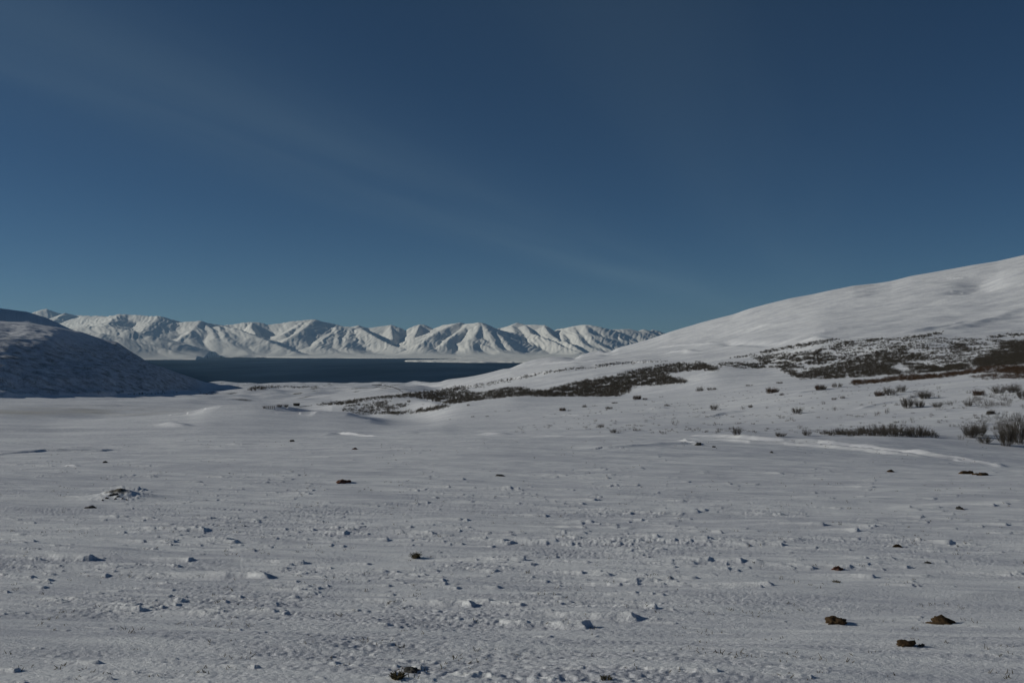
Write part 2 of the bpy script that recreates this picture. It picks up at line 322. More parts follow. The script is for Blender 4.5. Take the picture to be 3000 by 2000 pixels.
# (name-ish key, polygon, density, shrub height m, min depth)
THICK = [
 ('slope', [(1400,1153),(1470,1140),(1510,1133),(1540,1139),(1560,1147),(1620,1140),(1660,1128),(1720,1113),(1800,1104),(1850,1088),(1900,1078),(1960,1067),(2000,1064),(2050,1062),(2100,1078),(2105,1084),
   (2040,1084),(1960,1094),(1950,1104),(1990,1112),(2015,1120),(1960,1126),(1850,1130),(1845,1145),(1810,1165),(1740,1170),(1660,1166),(1580,1164),(1500,1167),(1400,1178)], 1.0, 1.5, 430),
 ('slope', [(1140,1164),(1180,1155),(1290,1143),(1340,1131),(1356,1133),(1372,1148),(1400,1153),(1400,1176),(1360,1181),(1315,1189),(1300,1180),(1250,1171),(1200,1166)], 1.1, 1.6, 560),
 ('bank', strip([(1330,1138),(1400,1131),(1450,1121),(1500,1112),(1560,1099),(1600,1092),(1640,1085),(1700,1078),(1740,1074),(1800,1066),(1860,1062),(1900,1060),(1960,1058)], [9,8,8,7,6,6,5,6,8,6,4,3,2]), 1.0, 1.0, 700),
 ('bank', strip([(935,1186),(960,1184),(1000,1181),(1030,1178),(1060,1172),(1110,1165),(1150,1163)], [3,5,8,9,6,5,5]), 1.2, 1.3, 500),
 ('knoll', [(1012,1190),(1050,1183),(1085,1188),(1090,1178),(1130,1172),(1175,1180),(1195,1186),(1160,1198),(1168,1212),(1090,1214),(1010,1215)], .42, 1.1, 300),
 ('knoll', strip([(1140,1212),(1190,1210),(1240,1203),(1270,1198),(1310,1189)], [3,4,9,8,3]), 1.0, 1.1, 250),
 ('gully', strip([(2145,1050),(2200,1040),(2270,1026),(2350,1012),(2400,1004),(2450,994)], [2,3,6,8,8,4]), 1.0, 1.2, 500),
 ('gully', [(2205,1046),(2300,1035),(2380,1030),(2430,1015),(2480,1001),(2560,994),(2640,991),(2560,1001),(2460,1014),(2430,1034),(2462,1052),(2430,1066),(2330,1070),(2230,1066)], .72, 1.2, 380),
 ('gully', [(2100,1062),(2180,1063),(2250,1068),(2330,1072),(2370,1078),(2420,1085),(2340,1080),(2280,1079),(2180,1078),(2100,1074)], .8, 1.0, 480),
 ('gully', strip([(2278,1077),(2310,1087),(2335,1100),(2352,1111)], [5,12,14,6]), 1.1, 1.1, 380),
 ('gully', [(2340,1096),(2400,1080),(2450,1066),(2500,1050),(2560,1036),(2650,1014),(2665,1020),(2650,1032),(2700,1038),(2720,1055),(2680,1058),(2640,1062),(2600,1078),(2640,1090),(2700,1094),(2600,1099),(2500,1107),(2360,1114)], .95, 1.1, 330),
 ('gully', [(2640,1064),(2700,1068),(2730,1070),(2780,1086),(2740,1094),(2690,1094)], 1.0, 1.1, 300),
 ('gully', [(2765,1075),(2800,1062),(2845,1076),(2840,1082),(2780,1090)], 1.0, 1.1, 260),
 ('gully', [(2845,1058),(2890,1048),(2905,1030),(2935,1022),(2935,1005),(2955,1000),(3040,998),(3040,1066),(3000,1066),(2930,1080),(2860,1078)], .95, 1.2, 260),
 ('gully', [(2440,1001),(2700,986),(2860,992),(3040,1002),(3040,1072),(2860,1070),(2740,1066),(2690,1030),(2660,1016),(2560,1036),(2460,1058)], .42, 1.0, 300),
 ('gully', [(2790,1004),(2815,1008),(2845,1028),(2830,1032),(2795,1018)], .9, 1.0, 300),
 ('gully', strip([(2655,991),(2700,985),(2760,976)], [5,6,7]), 1.0, 1.0, 450),
 ('gully', strip([(2900,988),(2945,984),(2985,981),(3040,975)], [3,8,6,4]), .9, 1.0, 400),
 ('shelf', strip([(2498,1122),(2540,1120),(2580,1117),(2630,1108),(2700,1106),(2760,1101),(2830,1092),(2880,1085),(2930,1082),(3040,1088)], [12,9,9,15,14,10,13,16,20,24]), 1.15, .55, 140),
 ('shelf', [(2820,1100),(2880,1094),(2960,1098),(3040,1100),(3040,1112),(2940,1114),(2850,1106)], .45, .5, 120),
 ('shore', strip([(730,1142),(745,1138),(765,1137),(785,1136)], [4,10,9,4]), 1.0, 3.0, 800),
 ('shore', strip([(775,1133),(830,1132),(880,1134),(930,1132)], [4,3,5,3]), .8, 2.4, 800),
 ('shore', strip([(695,1119),(720,1121),(790,1123)], [4,3,2]), .5, 2.4, 1200),
 ('foot', strip([(385,1154),(440,1154),(520,1150)], [2,3,2]), .5, 1.6, 700),
 ('foot', strip([(590,1152),(625,1150)], [4,4]), .6, 1.6, 700),
]
for (key, poly, dens, hh, dmin) in THICK:
    xs = [p[0] for p in poly]; ysv = [p[1] for p in poly]
    j0 = c0 + int((min(max(min(xs), -230), 3230) + 230) / 2.5); j1 = c0 + int((min(max(xs), 3230) + 230) / 2.5) + 2
    sub = (slice(None), slice(j0, j1))
    msk = inpoly(CX + F * np.tan(phi[j0:j1])[None, :] + 5 * noise(X[sub] / 6, Yw[sub] / 6, 3), ysc[sub] + 2 * noise(X[sub] / 4, Yw[sub] / 7, 3), poly) & (R2[sub] > dmin)
    VEG[sub] = np.maximum(VEG[sub], msk * min(dens, 1) * .265)
# thin heath showing through on the left flat, on the far valley floor, and on the mountain side, where it also paints in shade
msk = inpoly(CX + F * np.tan(phc)[None, :], ysc + 1.5 * noise(X / 20, Yw / 60, 3), strip([(2440,848),(2500,841),(2550,836),(2580,834)], [2,4,5,3])) & (R2 > 1500)
VEG = np.maximum(VEG, msk * .34)
tan = np.exp(-((ysc - 1206) / 13) ** 2) * (1 - sstep(380, 640, colx))[None, :] * sstep(230, 330, R2) * (1 - sstep(700, 950, R2))
STRAW = np.clip(tan * (.6 + .8 * fbm(X / 30, Yw / 60, 3, 19)), 0, 1) * .42
foot = lm * (.37 + .15 * fbm(X / 9 + Yw / 60, Yw / 34, 5, 23, .65)) * (.5 + .55 * sstep(955, 1030, ysc))  # heath specks, thickened so the colour also carries the mountain's shade
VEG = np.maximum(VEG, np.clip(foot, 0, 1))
VEG = np.maximum(VEG, np.clip(vf * (fbm(X / 60, Yw / 90, 3, 29) - .30) * 1.5, 0, .55))
d2 = ((X - MOUND[0]) / .55) ** 2 + ((Yw - MOUND[1] + .05) / .35) ** 2
VEG = np.maximum(VEG, np.exp(-d2) * .55)
road = np.zeros_like(VEG)
for poly in (strip([(1090,1127),(1120,1128),(1150,1133),(1170,1141),(1181,1149),(1183,1157)], 2.0), strip([(865,1195),(885,1191),(915,1187)], 1.6)):
    road = np.maximum(road, inpoly(CX + F * np.tan(phc)[None, :], ysc, poly) * (R2 > 500))
VEG = np.maximum(VEG, road * .9)
del ysc

# ------------------------------------------------------------------ materials
def new_mat(name):
    m = bpy.data.materials.new(name); m.use_nodes = True
    nt = m.node_tree; return m, nt, nt.nodes['Principled BSDF']
def N(nt, t, **kw):
    n = nt.nodes.new(t)
    for k, v in kw.items():
        if k in n.inputs: n.inputs[k].default_value = v
        else: setattr(n, k, v)
    return n
def snow_material(name, scale_big=1.0, micro=True):
    m, nt, b = new_mat(name); L = nt.links.new
    tc = N(nt, 'ShaderNodeTexCoord'); geo = N(nt, 'ShaderNodeNewGeometry')
    veg = N(nt, 'ShaderNodeAttribute', attribute_name='veg'); straw = N(nt, 'ShaderNodeAttribute', attribute_name='straw')
    n1 = N(nt, 'ShaderNodeTexNoise', Scale=.35 * scale_big, Detail=6.0, Roughness=.62); L(tc.outputs['Object'], n1.inputs['Vector'])
    thr = N(nt, 'ShaderNodeMath', operation='ADD'); L(veg.outputs['Fac'], thr.inputs[0]); 
    sc = N(nt, 'ShaderNodeMath', operation='MULTIPLY_ADD'); L(n1.outputs['Fac'], sc.inputs[0]); sc.inputs[1].default_value = 1.6; sc.inputs[2].default_value = -.8
    L(sc.outputs[0], thr.inputs[1])
    mr = N(nt, 'ShaderNodeMapRange'); mr.inputs['From Min'].default_value = .36; mr.inputs['From Max'].default_value = .56; L(thr.outputs[0], mr.inputs['Value'])
    gate = N(nt, 'ShaderNodeMath', operation='MULTIPLY'); L(mr.outputs['Result'], gate.inputs[0])
    g2 = N(nt, 'ShaderNodeMapRange'); g2.inputs['From Min'].default_value = .02; g2.inputs['From Max'].default_value = .15; L(veg.outputs['Fac'], g2.inputs['Value']); L(g2.outputs['Result'], gate.inputs[1])
    n2 = N(nt, 'ShaderNodeTexNoise', Scale=2.4 * scale_big, Detail=3.0); L(tc.outputs['Object'], n2.inputs['Vector'])
    ramp = N(nt, 'ShaderNodeMix', data_type='RGBA'); ramp.inputs['A'].default_value = (.65, .655, .705, 1); ramp.inputs['B'].default_value = (.875, .875, .895, 1)
    fr = N(nt, 'ShaderNodeAttribute', attribute_name='fresh'); fa = N(nt, 'ShaderNodeMath', operation='MULTIPLY_ADD'); L(n2.outputs['Fac'], fa.inputs[0]); fa.inputs[1].default_value = .5; L(fr.outputs['Fac'], fa.inputs[2]); fb = N(nt, 'ShaderNodeMath', operation='SUBTRACT', use_clamp=True); L(fa.outputs[0], fb.inputs[0]); fb.inputs[1].default_value = .25; L(fb.outputs[0], ramp.inputs['Factor'])
    mx0 = N(nt, 'ShaderNodeMix', data_type='RGBA'); mx0.inputs['B'].default_value = (.40, .34, .22, 1); L(ramp.outputs['Result'], mx0.inputs['A']); L(straw.outputs['Fac'], mx0.inputs['Factor'])
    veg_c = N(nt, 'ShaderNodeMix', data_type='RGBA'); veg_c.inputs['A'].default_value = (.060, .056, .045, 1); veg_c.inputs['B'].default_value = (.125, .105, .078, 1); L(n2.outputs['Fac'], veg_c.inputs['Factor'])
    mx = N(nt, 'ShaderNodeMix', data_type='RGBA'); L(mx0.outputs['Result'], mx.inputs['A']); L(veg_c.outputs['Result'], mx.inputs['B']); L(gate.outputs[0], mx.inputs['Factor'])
    L(mx.outputs['Result'], b.inputs['Base Color']); b.inputs['Roughness'].default_value = .72; b.inputs['Specular IOR Level'].default_value = .25
    if micro:
        mp = N(nt, 'ShaderNodeMapping'); mp.inputs['Scale'].default_value = (1, 1.5, 1); L(tc.outputs['Object'], mp.inputs['Vector'])
        a = N(nt, 'ShaderNodeTexNoise', Scale=24.0, Detail=5.0, Roughness=.7); L(mp.outputs[0], a.inputs['Vector'])
        bp = N(nt, 'ShaderNodeBump', Strength=.85, Distance=.022); L(a.outputs['Fac'], bp.inputs['Height'])
        c = N(nt, 'ShaderNodeTexNoise', Scale=1.1, Detail=6.0, Roughness=.6); mp2 = N(nt, 'ShaderNodeMapping'); mp2.inputs['Scale'].default_value = (.35, 1.2, 1); L(tc.outputs['Object'], mp2.inputs['Vector']); L(mp2.outputs[0], c.inputs['Vector'])
        bp2 = N(nt, 'ShaderNodeBump', Strength=.35, Distance=.12); L(c.outputs['Fac'], bp2.inputs['Height']); L(bp.outputs[0], bp2.inputs['Normal']); L(bp2.outputs[0], b.inputs['Normal'])
    return m
SNOW = snow_material('wind_crusted_snow')
SNOW_H = snow_material('hillside_snow', .9, True)
SNOW_M = snow_material('mountainside_snow', 3.0, True)

def mountain_material():
    m, nt, b = new_mat('distant_snow'); L = nt.links.new
    tc = N(nt, 'ShaderNodeTexCoord'); sep = N(nt, 'ShaderNodeSeparateXYZ'); L(tc.outputs['Object'], sep.inputs[0])
    at = N(nt, 'ShaderNodeAttribute', attribute_name='veg')
    n1 = N(nt, 'ShaderNodeTexNoise', Scale=.006, Detail=6.0, Roughness=.65); L(tc.outputs['Object'], n1.inputs['Vector'])
    ad = N(nt, 'ShaderNodeMath', operation='MULTIPLY_ADD'); L(n1.outputs['Fac'], ad.inputs[0]); ad.inputs[1].default_value = 1.2; ad.inputs[2].default_value = -.6
    ad2 = N(nt, 'ShaderNodeMath', operation='ADD'); L(at.outputs['Fac'], ad2.inputs[0]); L(ad.outputs[0], ad2.inputs[1])
    mr = N(nt, 'ShaderNodeMapRange'); mr.inputs['From Min'].default_value = .4; mr.inputs['From Max'].default_value = .6; L(ad2.outputs[0], mr.inputs['Value'])
    mx = N(nt, 'ShaderNodeMix', data_type='RGBA'); mx.inputs['A'].default_value = (.93, .90, .845, 1); mx.inputs['B'].default_value = (.07, .068, .065, 1); L(mr.outputs['Result'], mx.inputs['Factor'])
    L(mx.outputs['Result'], b.inputs['Base Color']); b.inputs['Roughness'].default_value = .8; b.inputs['Specular IOR Level'].default_value = .2
    return m
SNOW_FAR = mountain_material()

def plain(name, c1, c2, scale, rough=.85, bump=.0):
    m, nt, b = new_mat(name); L = nt.links.new
    tc = N(nt, 'ShaderNodeTexCoord'); n = N(nt, 'ShaderNodeTexNoise', Scale=scale, Detail=5.0, Roughness=.65); L(tc.outputs['Object'], n.inputs['Vector'])
    mr = N(nt, 'ShaderNodeMapRange'); mr.inputs['From Min'].default_value = .35; mr.inputs['From Max'].default_value = .65; L(n.outputs['Fac'], mr.inputs['Value'])
    mx = N(nt, 'ShaderNodeMix', data_type='RGBA'); mx.inputs['A'].default_value = (*c1, 1); mx.inputs['B'].default_value = (*c2, 1); L(mr.outputs['Result'], mx.inputs['Factor'])
    L(mx.outputs['Result'], b.inputs['Base Color']); b.inputs['Roughness'].default_value = rough; b.inputs['Specular IOR Level'].default_value = .2
    if bump: 
        bp = N(nt, 'ShaderNodeBump', Strength=.8, Distance=bump); L(n.outputs['Fac'], bp.inputs['Height']); L(bp.outputs[0], b.inputs['Normal'])
    return m
STEM = plain('dark_bark', (.035, .028, .022), (.075, .058, .045), 3)
TWIG = plain('grey_brown_twigs', (.062, .055, .047), (.125, .105, .086), 1.5)
SCRUB = plain('scrub_twigs', (.052, .045, .037), (.105, .088, .068), .4)
RUST = plain('rusty_brown_twigs', (.052, .034, .022), (.115, .066, .040), 1.5)
MOSS = plain('brown_moss', (.038, .024, .013), (.085, .052, .026), 22, .95, .02)
ROCKM = plain('dark_stone', (.035, .035, .036), (.085, .080, .072), 16, .8, .02)
REDM = plain('reddish_stone', (.12, .045, .028), (.075, .045, .035), 18, .85, .02)
GRASSM = plain('withered_grass', (.06, .05, .028), (.14, .115, .06), 8)
PLANK = plain('weathered_boards', (.030, .028, .026), (.060, .052, .045), 1.2)
SNOWCAP = plain('settled_snow', (.76, .79, .83), (.83, .84, .87), 3)

def water_material():
    m, nt, b = new_mat('fjord_water'); L = nt.links.new
    tc = N(nt, 'ShaderNodeTexCoord'); mp = N(nt, 'ShaderNodeMapping'); mp.inputs['Scale'].default_value = (.0012, .00035, 1); L(tc.outputs['Object'], mp.inputs['Vector'])
    n = N(nt, 'ShaderNodeTexNoise', Scale=1.0, Detail=4.0); L(mp.outputs[0], n.inputs['Vector'])
    r = N(nt, 'ShaderNodeMapRange'); r.inputs['From Min'].default_value = .35; r.inputs['From Max'].default_value = .65; r.inputs['To Min'].default_value = .34; r.inputs['To Max'].default_value = .5; L(n.outputs['Fac'], r.inputs['Value'])
    L(r.outputs['Result'], b.inputs['Roughness'])
    w = N(nt, 'ShaderNodeTexNoise', Scale=.05, Detail=6.0, Roughness=.6); L(tc.outputs['Object'], w.inputs['Vector'])
    bp = N(nt, 'ShaderNodeBump', Strength=1.0, Distance=6.0); L(w.outputs['Fac'], bp.inputs['Height']); L(bp.outputs[0], b.inputs['Normal'])
    b.inputs['Base Color'].default_value = (.002, .017, .042, 1); b.inputs['IOR'].default_value = 1.33; b.inputs['Specular IOR Level'].default_value = .06
    return m
WATER = water_material()

# ------------------------------------------------------------------ mesh helpers
def mesh_from(name, V, Fq, mat, smooth=True, attrs=None, quads=True):
    me = bpy.data.meshes.new(name); V = np.asarray(V, np.float32); Fq = np.asarray(Fq, np.int32); k = Fq.shape[1]
    me.vertices.add(len(V)); me.vertices.foreach_set('co', V.ravel())
    me.loops.add(Fq.size); me.loops.foreach_set('vertex_index', Fq.ravel())
    me.polygons.add(len(Fq)); me.polygons.foreach_set('loop_start', np.arange(0, Fq.size, k, dtype=np.int32))
    me.polygons.foreach_set('loop_total', np.full(len(Fq), k, np.int32))
    if smooth: me.polygons.foreach_set('use_smooth', np.ones(len(Fq), bool))
    me.update(calc_edges=True); me.validate()
    if attrs:
        for a, d in attrs.items():
            at = me.attributes.new(a, 'FLOAT', 'POINT'); at.data.foreach_set('value', np.asarray(d, np.float32))
    me.materials.append(mat)
    return me
def link(name, me, parent=None):
    o = bpy.data.objects.new(name, me); C.objects.link(o)
    if parent: o.parent = parent
    return o
def tag(o, label=None, cat=None, group=None, kind=None):
    if label: o['label'] = label
    if cat: o['category'] = cat
    if group: o['group'] = group
    if kind: o['kind'] = kind
    return o

# ------------------------------------------------------------------ cut the sheet into ground, left mountain and right hill
idx = np.arange(NR * NC).reshape(NR, NC)
a = idx[:-1, :-1]; b_ = idx[:-1, 1:]; c_ = idx[1:, 1:]; d_ = idx[1:, :-1]
quads = np.stack([a, b_, c_, d_], -1)
Yq = Yg[:-1, :-1]; cxq = np.broadcast_to(colx[None, :-1], Yq.shape); ph_q = np.broadcast_to(phi[None, :-1], Yq.shape)
left_cut = NY[11][None, :-1] * 1.0
isL = (cxq < 603) & (Yq > left_cut) & (np.abs(ph_q) < 1.0)
right_cut = NY[10][None, :-1]
isR = (cxq > 1316) & (Yq > right_cut) & (np.abs(ph_q) < 1.0)
co = np.stack([X, Yw, Z], -1).reshape(-1, 3)
vn = None
def submesh(name, mask, mat):
    q = quads[mask]; u, inv = np.unique(q.ravel(), return_inverse=True)
    return mesh_from(name, co[u], inv.reshape(-1, 4), mat, True, {'veg': VEG.ravel()[u], 'straw': STRAW.ravel()[u], 'fresh': FRESH.ravel()[u]})
FRESH += (rm * .12 + .45 * noise(X / 70 + Yw / 240, Yw / 30 - X / 60, 135) * sstep(300, 600, R2)).astype(np.float32)
o = tag(link('ground', submesh('ground', ~(isL | isR), SNOW)), kind='structure'); o['label'] = 'wind-crusted snowfield sloping down to the valley'
o = tag(link('mountain', submesh('mountain', isL, SNOW_M)), kind='structure'); o['label'] = 'shaded snowy mountainside at the left edge'
o = tag(link('hill', submesh('hill', isR, SNOW_H)), kind='structure'); o['label'] = 'broad sunlit snowy hill rising to the right'
del quads, a, b_, c_, d_

# ------------------------------------------------------------------ far mountains
fxs = np.arange(-160, 2101, 2.5)
fY = np.concatenate([np.arange(11200, 14400, 60.), np.arange(14400, 25200, 32.), np.arange(25200, 31001, 160.)])
FX = (fxs[None, :] - CX) / F * fY[:, None]; FYm = np.broadcast_to(fY[:, None], FX.shape); PX = np.broadcast_to(fxs[None, :], FX.shape)
K = 1000.
RID = [  # (points (x, y, depth km), slope on the left side, slope on the right side)
 ([(60,925,27),(110,914,27),(137,904,27),(180,918,27),(230,924,27),(300,925,26.5)], .5, .9), ([(190,917,25),(170,930,24.4),(150,945,23.8)], .45, .7),
 ([(240,926,24),(300,928,23.5),(350,921,23),(385,922,23),(440,926,22.8),(465,926,22.6),(480,934,22.6),(520,946,22.6),(545,943,22.4),(585,940,22.3),(612,948,22.4),(660,954,22.6)], .42, .75),
 ([(350,922,23),(320,945,21.6),(290,965,20.4)], .4, .55), ([(465,927,22.6),(440,950,21.6),(415,975,20.4),(400,1000,19.6)], .38, .5), ([(585,941,22.3),(575,960,21.5),(540,985,20.6),(510,1010,19.8)], .4, .62),
 ([(600,950,22.2),(620,966,21.4),(632,990,20.6)], .5, .55), ([(640,955,22),(655,972,21.2),(660,990,20.6)], .5, .5),
 ([(640,953,22.6),(690,962,21.6),(745,983,20.9),(790,1001,20.4),(830,1018,20.0),(865,1032,19.7)], .35, .72),
 ([(655,953,24),(700,948,24),(720,944,24),(760,944,24),(772,953,24),(800,950,24),(850,942,24),(900,937,24),(922,935,24),(950,946,24),(970,953,24),(1000,956,24),(1030,957,24),(1050,953,24),(1060,959,24),(1080,961,24),(1120,955,24),(1145,952,24),(1162,962,24),(1190,973,24),(1210,963,24),(1230,950,24),(1240,951,24),(1258,966,24),(1300,952,23.8)], .5, .8),
 ([(740,944,24),(735,960,23.2),(750,978,22.5)], .7, 1.0), ([(922,936,24),(900,955,23),(860,985,21.7),(820,1010,20.8)], .38, .6), ([(890,940,24),(870,958,23.1),(830,980,22)], .5, .8),
 ([(1000,957,24),(965,980,22.4),(930,1010,20.8)], .4, .42), ([(1030,960,23.8),(1020,985,22.2),(1010,1015,20.8)], .42, .45), ([(985,957,23.6),(990,985,22.2),(985,1010,21)], .4, .42),
 ([(1055,958,24),(1064,966,23),(1085,978,22.3),(1115,995,21.6),(1150,1012,21),(1185,1022,20.6)], .4, 1.0),
 ([(1145,952,24),(1148,972,23.2),(1152,992,22.6)], .6, 1.2), ([(1230,950,24),(1222,970,23.2),(1214,990,22.6)], .6, 1.2),
 ([(1300,952,23.8),(1350,945,23.4),(1365,949,23.4),(1385,947,23),(1405,944,22.8),(1425,952,22.8),(1450,965,22.8),(1480,985,22.4),(1510,1005,21.8),(1545,1022,21.2)], .5, 1.0),
 ([(1340,946,23.4),(1290,968,22.3),(1255,990,21.4),(1230,1012,20.6)], .38, .55), ([(1375,950,23),(1350,972,22.2),(1320,990,21.4),(1300,1010,20.7)], .42, .75),
 ([(1388,947,23),(1384,968,22.2),(1395,990,21.4),(1415,1010,20.8)], .6, .5), ([(1405,945,22.8),(1400,968,22),(1385,992,21.2),(1378,1015,20.5)], .5, .8), ([(1410,945,22.8),(1430,968,22),(1440,990,21.3),(1455,1015,20.6)], .5, .85), ([(1430,955,22.8),(1455,975,22),(1478,998,21.2),(1500,1020,20.6)], .5, .8),
 ([(1440,972,24.5),(1465,961,24.5),(1500,953,24.5),(1517,945,24.5),(1540,952,24.4),(1560,951,24.2),(1595,952,24),(1605,957,23.8),(1622,968,23.6),(1640,980,23.4)], .5, 1.1),
 ([(1500,954,24.4),(1510,975,23.2),(1530,1000,22)], .5, .5), ([(1540,953,24.2),(1555,975,23),(1585,986,22.2),(1620,1000,21.6),(1655,1016,21),(1700,1034,20.4)], .5, 1.0),
 ([(1595,955,23.8),(1610,975,23),(1632,992,22.4),(1648,1010,21.6)], .5, 1.1),
 ([(1636,964,24.2),(1660,960,24),(1680,956,23.8),(1710,951,23.6),(1730,953,23.4),(1745,961,23.4),(1755,968,23.4),(1785,969,23.6),(1797,965,23.6),(1820,964,23.6),(1845,964,23.8),(1858,972,24),(1875,970,24.5),(1885,965,24.5),(1895,972,24.5),(1912,966,24.8),(1925,974,25),(2000,985,25),(2100,990,25)], .5, .62),
 ([(1660,961,24),(1650,985,22.8),(1655,1005,21.8)], .6, .6), ([(1680,958,23.6),(1690,980,22.6),(1700,1000,21.8),(1720,1015,21.2)], .5, .55), ([(1715,953,23.4),(1722,975,22.6),(1740,1000,21.8),(1775,1020,21.2)], .5, .6), ([(1750,966,23.4),(1760,985,22.8),(1790,1005,22.2)], .5, .6),
 ([(1795,966,23.5),(1812,985,22.8),(1832,1002,22.3)], .5, 1.1), ([(1650,998,21.6),(1680,1012,21),(1705,1030,20.5)], .6, .9),
 ([(140,972,18.4),(260,956,18.2),(330,958,18),(380,967,17.8),(440,985,17.6),(500,1003,17.4),(550,1020,17.3)], .4, .55),
 ([(120,975,16.6),(235,975,16.4),(300,977,16.2),(360,990,16.1),(420,1007,16),(480,1020,15.9),(505,1027,15.8)], .4, .6),
]
FZ = np.full(FX.shape, -40.)
wx = FX + 150 * noise(FX / 900, FYm / 900, 5) + 22 * noise(FX / 330, FYm / 420, 8) + 4 * noise(FX / 110, FYm / 160, 18); wy = FYm + 160 * noise(FX / 800 + 9, FYm / 800, 6) + 30 * noise(FX / 300 + 9, FYm / 300, 16)
for (pts, sL, sR) in RID:
    sR = sR if sR >= .95 else sR * .50
    sL = sL * .92; sR = min(sR, 1.0)
    W = [((x - CX) / F * d * K, d * K, CAM - (y - HY) / F * d * K) for x, y, d in pts]
    for (x1, y1, z1), (x2, y2, z2) in zip(W[:-1], W[1:]):
        sR_ = sR
        R = max(z1, z2) / min(sL, sR) + 200
        j0 = np.searchsorted(fxs, CX + F * (min(x1, x2) - R) / max(y1, y2) - 0 if min(x1, x2) - R < 0 else -160) if False else 0
        r0 = np.searchsorted(fY, min(y1, y2) - R); r1 = np.searchsorted(fY, max(y1, y2) + R)
        sl = slice(r0, r1); ax = wx[sl]; ay = wy[sl]
        # on the crest itself keep the true position: fade the warp near it
        dx, dy = x2 - x1, y2 - y1; L2 = dx * dx + dy * dy
        t0 = np.clip(((FX[sl] - x1) * dx + (FYm[sl] - y1) * dy) / L2, 0, 1)
        dd0 = np.hypot(FX[sl] - x1 - t0 * dx, FYm[sl] - y1 - t0 * dy); wgt = np.clip(dd0 / 500, 0, 1)
        ax = FX[sl] + (ax - FX[sl]) * wgt; ay = FYm[sl] + (ay - FYm[sl]) * wgt
        t = np.clip(((ax - x1) * dx + (ay - y1) * dy) / L2, 0, 1)
        ex = ax - x1 - t * dx; ey = ay - y1 - t * dy; dd = np.hypot(ex, ey)
        side = ex / (dd + 1e-6); s = sL + (sR - sL) * np.clip(side * .9 + .5, 0, 1)
        FZ[sl] = np.maximum(FZ[sl], z1 + (z2 - z1) * t - s * (np.sqrt(dd * dd + 1200) - 34.6))
FZ = FZ
# gully fluting running towards the fjord, fading at foot and crest
hf = np.clip(FZ / 700, 0, 1)
FZ += 21 * (ridged(wx / 115, wy / 1300, 3, 3) - .6) * hf * (1.15 - hf) * 1.6 * sstep(620, 1000, PX) + 11 * (ridged(wx / 150 + wy / 500, wy / 900, 3, 13) - .6) * hf * (1 - sstep(700, 1100, PX))
FZ += 6 * fbm(FX / 380, FYm / 520, 4, 9) * np.clip(hf * 2.5, 0, 1) * np.clip((1.2 - hf) * 2.2, 0, 1)
# coastal apron
ymain = np.interp(fxs, [-160, 430, 575, 650, 780, 900, 1100, 1350, 1360, 2100], [14900, 14950, 15100, 19300, 19300, 18300, 17600, 17200, 17200, 17000])[None, :] + 120 * noise(FX / 500, FYm * 0, 4)
dsh = FYm - ymain
apron = np.where(dsh > 0, 9 * (1 - np.exp(-dsh / 60.)) + 42 * (1 - np.exp(-dsh / 1500.)) + 8 * fbm(FX / 400, FYm / 500, 3, 15) * np.clip(dsh / 500, 0, 1), dsh * .2)
yn = np.interp(fxs, [1180, 1190, 1250, 1300, 1400, 1560, 2100], [13200, 12750, 12300, 11900, 11600, 11450, 11400])[None, :] + 160 * fbm(FX / 350, FYm * 0, 3, 6)
yf = np.interp(fxs, [1180, 1190, 1250, 1350, 1420, 1430, 2100], [13000, 13000, 13900, 15500, 17000, 17500, 17500])[None, :] + 120 * fbm(FX / 350, FYm * 0, 2, 36)
dp = np.minimum(FYm - yn, yf - FYm); dp = np.where(PX < 1183, -100, dp)
pen = np.where(dp > 0, 14 * (1 - np.exp(-dp / 90.)) + 5 * fbm(FX / 160, FYm / 400, 3, 26), dp * .2)
base = np.maximum(apron, pen)
dlt = np.clip((FZ - base) / 110, -1, 1)     # rounded foot
FZ = np.where(np.abs(FZ - base) < 110, .5 * (FZ + base) + .5 * (FZ - base) * dlt + 27.5 * (1 - dlt ** 2), np.maximum(FZ, base))
FZ = np.minimum(FZ, base + np.maximum(dsh, 0) * .55 + 2)
land = (base > 0)
FZ = np.where(land, FZ, np.minimum(base, -2)); FZ = np.maximum(FZ, -25)
fveg = np.clip(1.1 - np.abs(FZ) / 14, 0, 1) * (.35 + .5 * sstep(565, 600, PX) * (1 - sstep(760, 820, PX))) + .0
gz = np.gradient(FZ, axis=1) / np.maximum(np.gradient(FX, axis=1), 1); gy = np.gradient(FZ, axis=0) / np.gradient(FYm, axis=0)
fveg = np.maximum(fveg, np.clip((np.hypot(gz, gy) - .85) * .6, 0, .36))
nr, nc = FX.shape; idx = np.arange(nr * nc).reshape(nr, nc)
q = np.stack([idx[:-1, :-1], idx[:-1, 1:], idx[1:, 1:], idx[1:, :-1]], -1)
m_far = FYm[:-1, :-1] >= 0
keep = (np.maximum(np.maximum(FZ[:-1, :-1], FZ[1:, 1:]), np.maximum(FZ[:-1, 1:], FZ[1:, :-1])) > -20)
isP = (FYm[:-1, :-1] < ((yf + 800).repeat(1, 0))[:-1, :-1]) & (PX[:-1, :-1] > 1175) & (FYm[:-1, :-1] < 17300) & (pen[:-1, :-1] > apron[:-1, :-1])
fco = np.stack([FX, FYm, FZ], -1).reshape(-1, 3)
def fsub(name, mask):
    qq = q[mask]; u, inv = np.unique(qq.ravel(), return_inverse=True)
    return mesh_from(name, fco[u], inv.reshape(-1, 4), SNOW_FAR, True, {'veg': fveg.ravel()[u]})
o = tag(link('mountain_range', fsub('mountain_range', keep & ~isP)), kind='structure'); o['label'] = 'snow-covered mountain range across the fjord'
o = tag(link('peninsula', fsub('peninsula', keep & isP)), kind='structure'); o['label'] = 'flat snowy tongue of land reaching into the fjord'

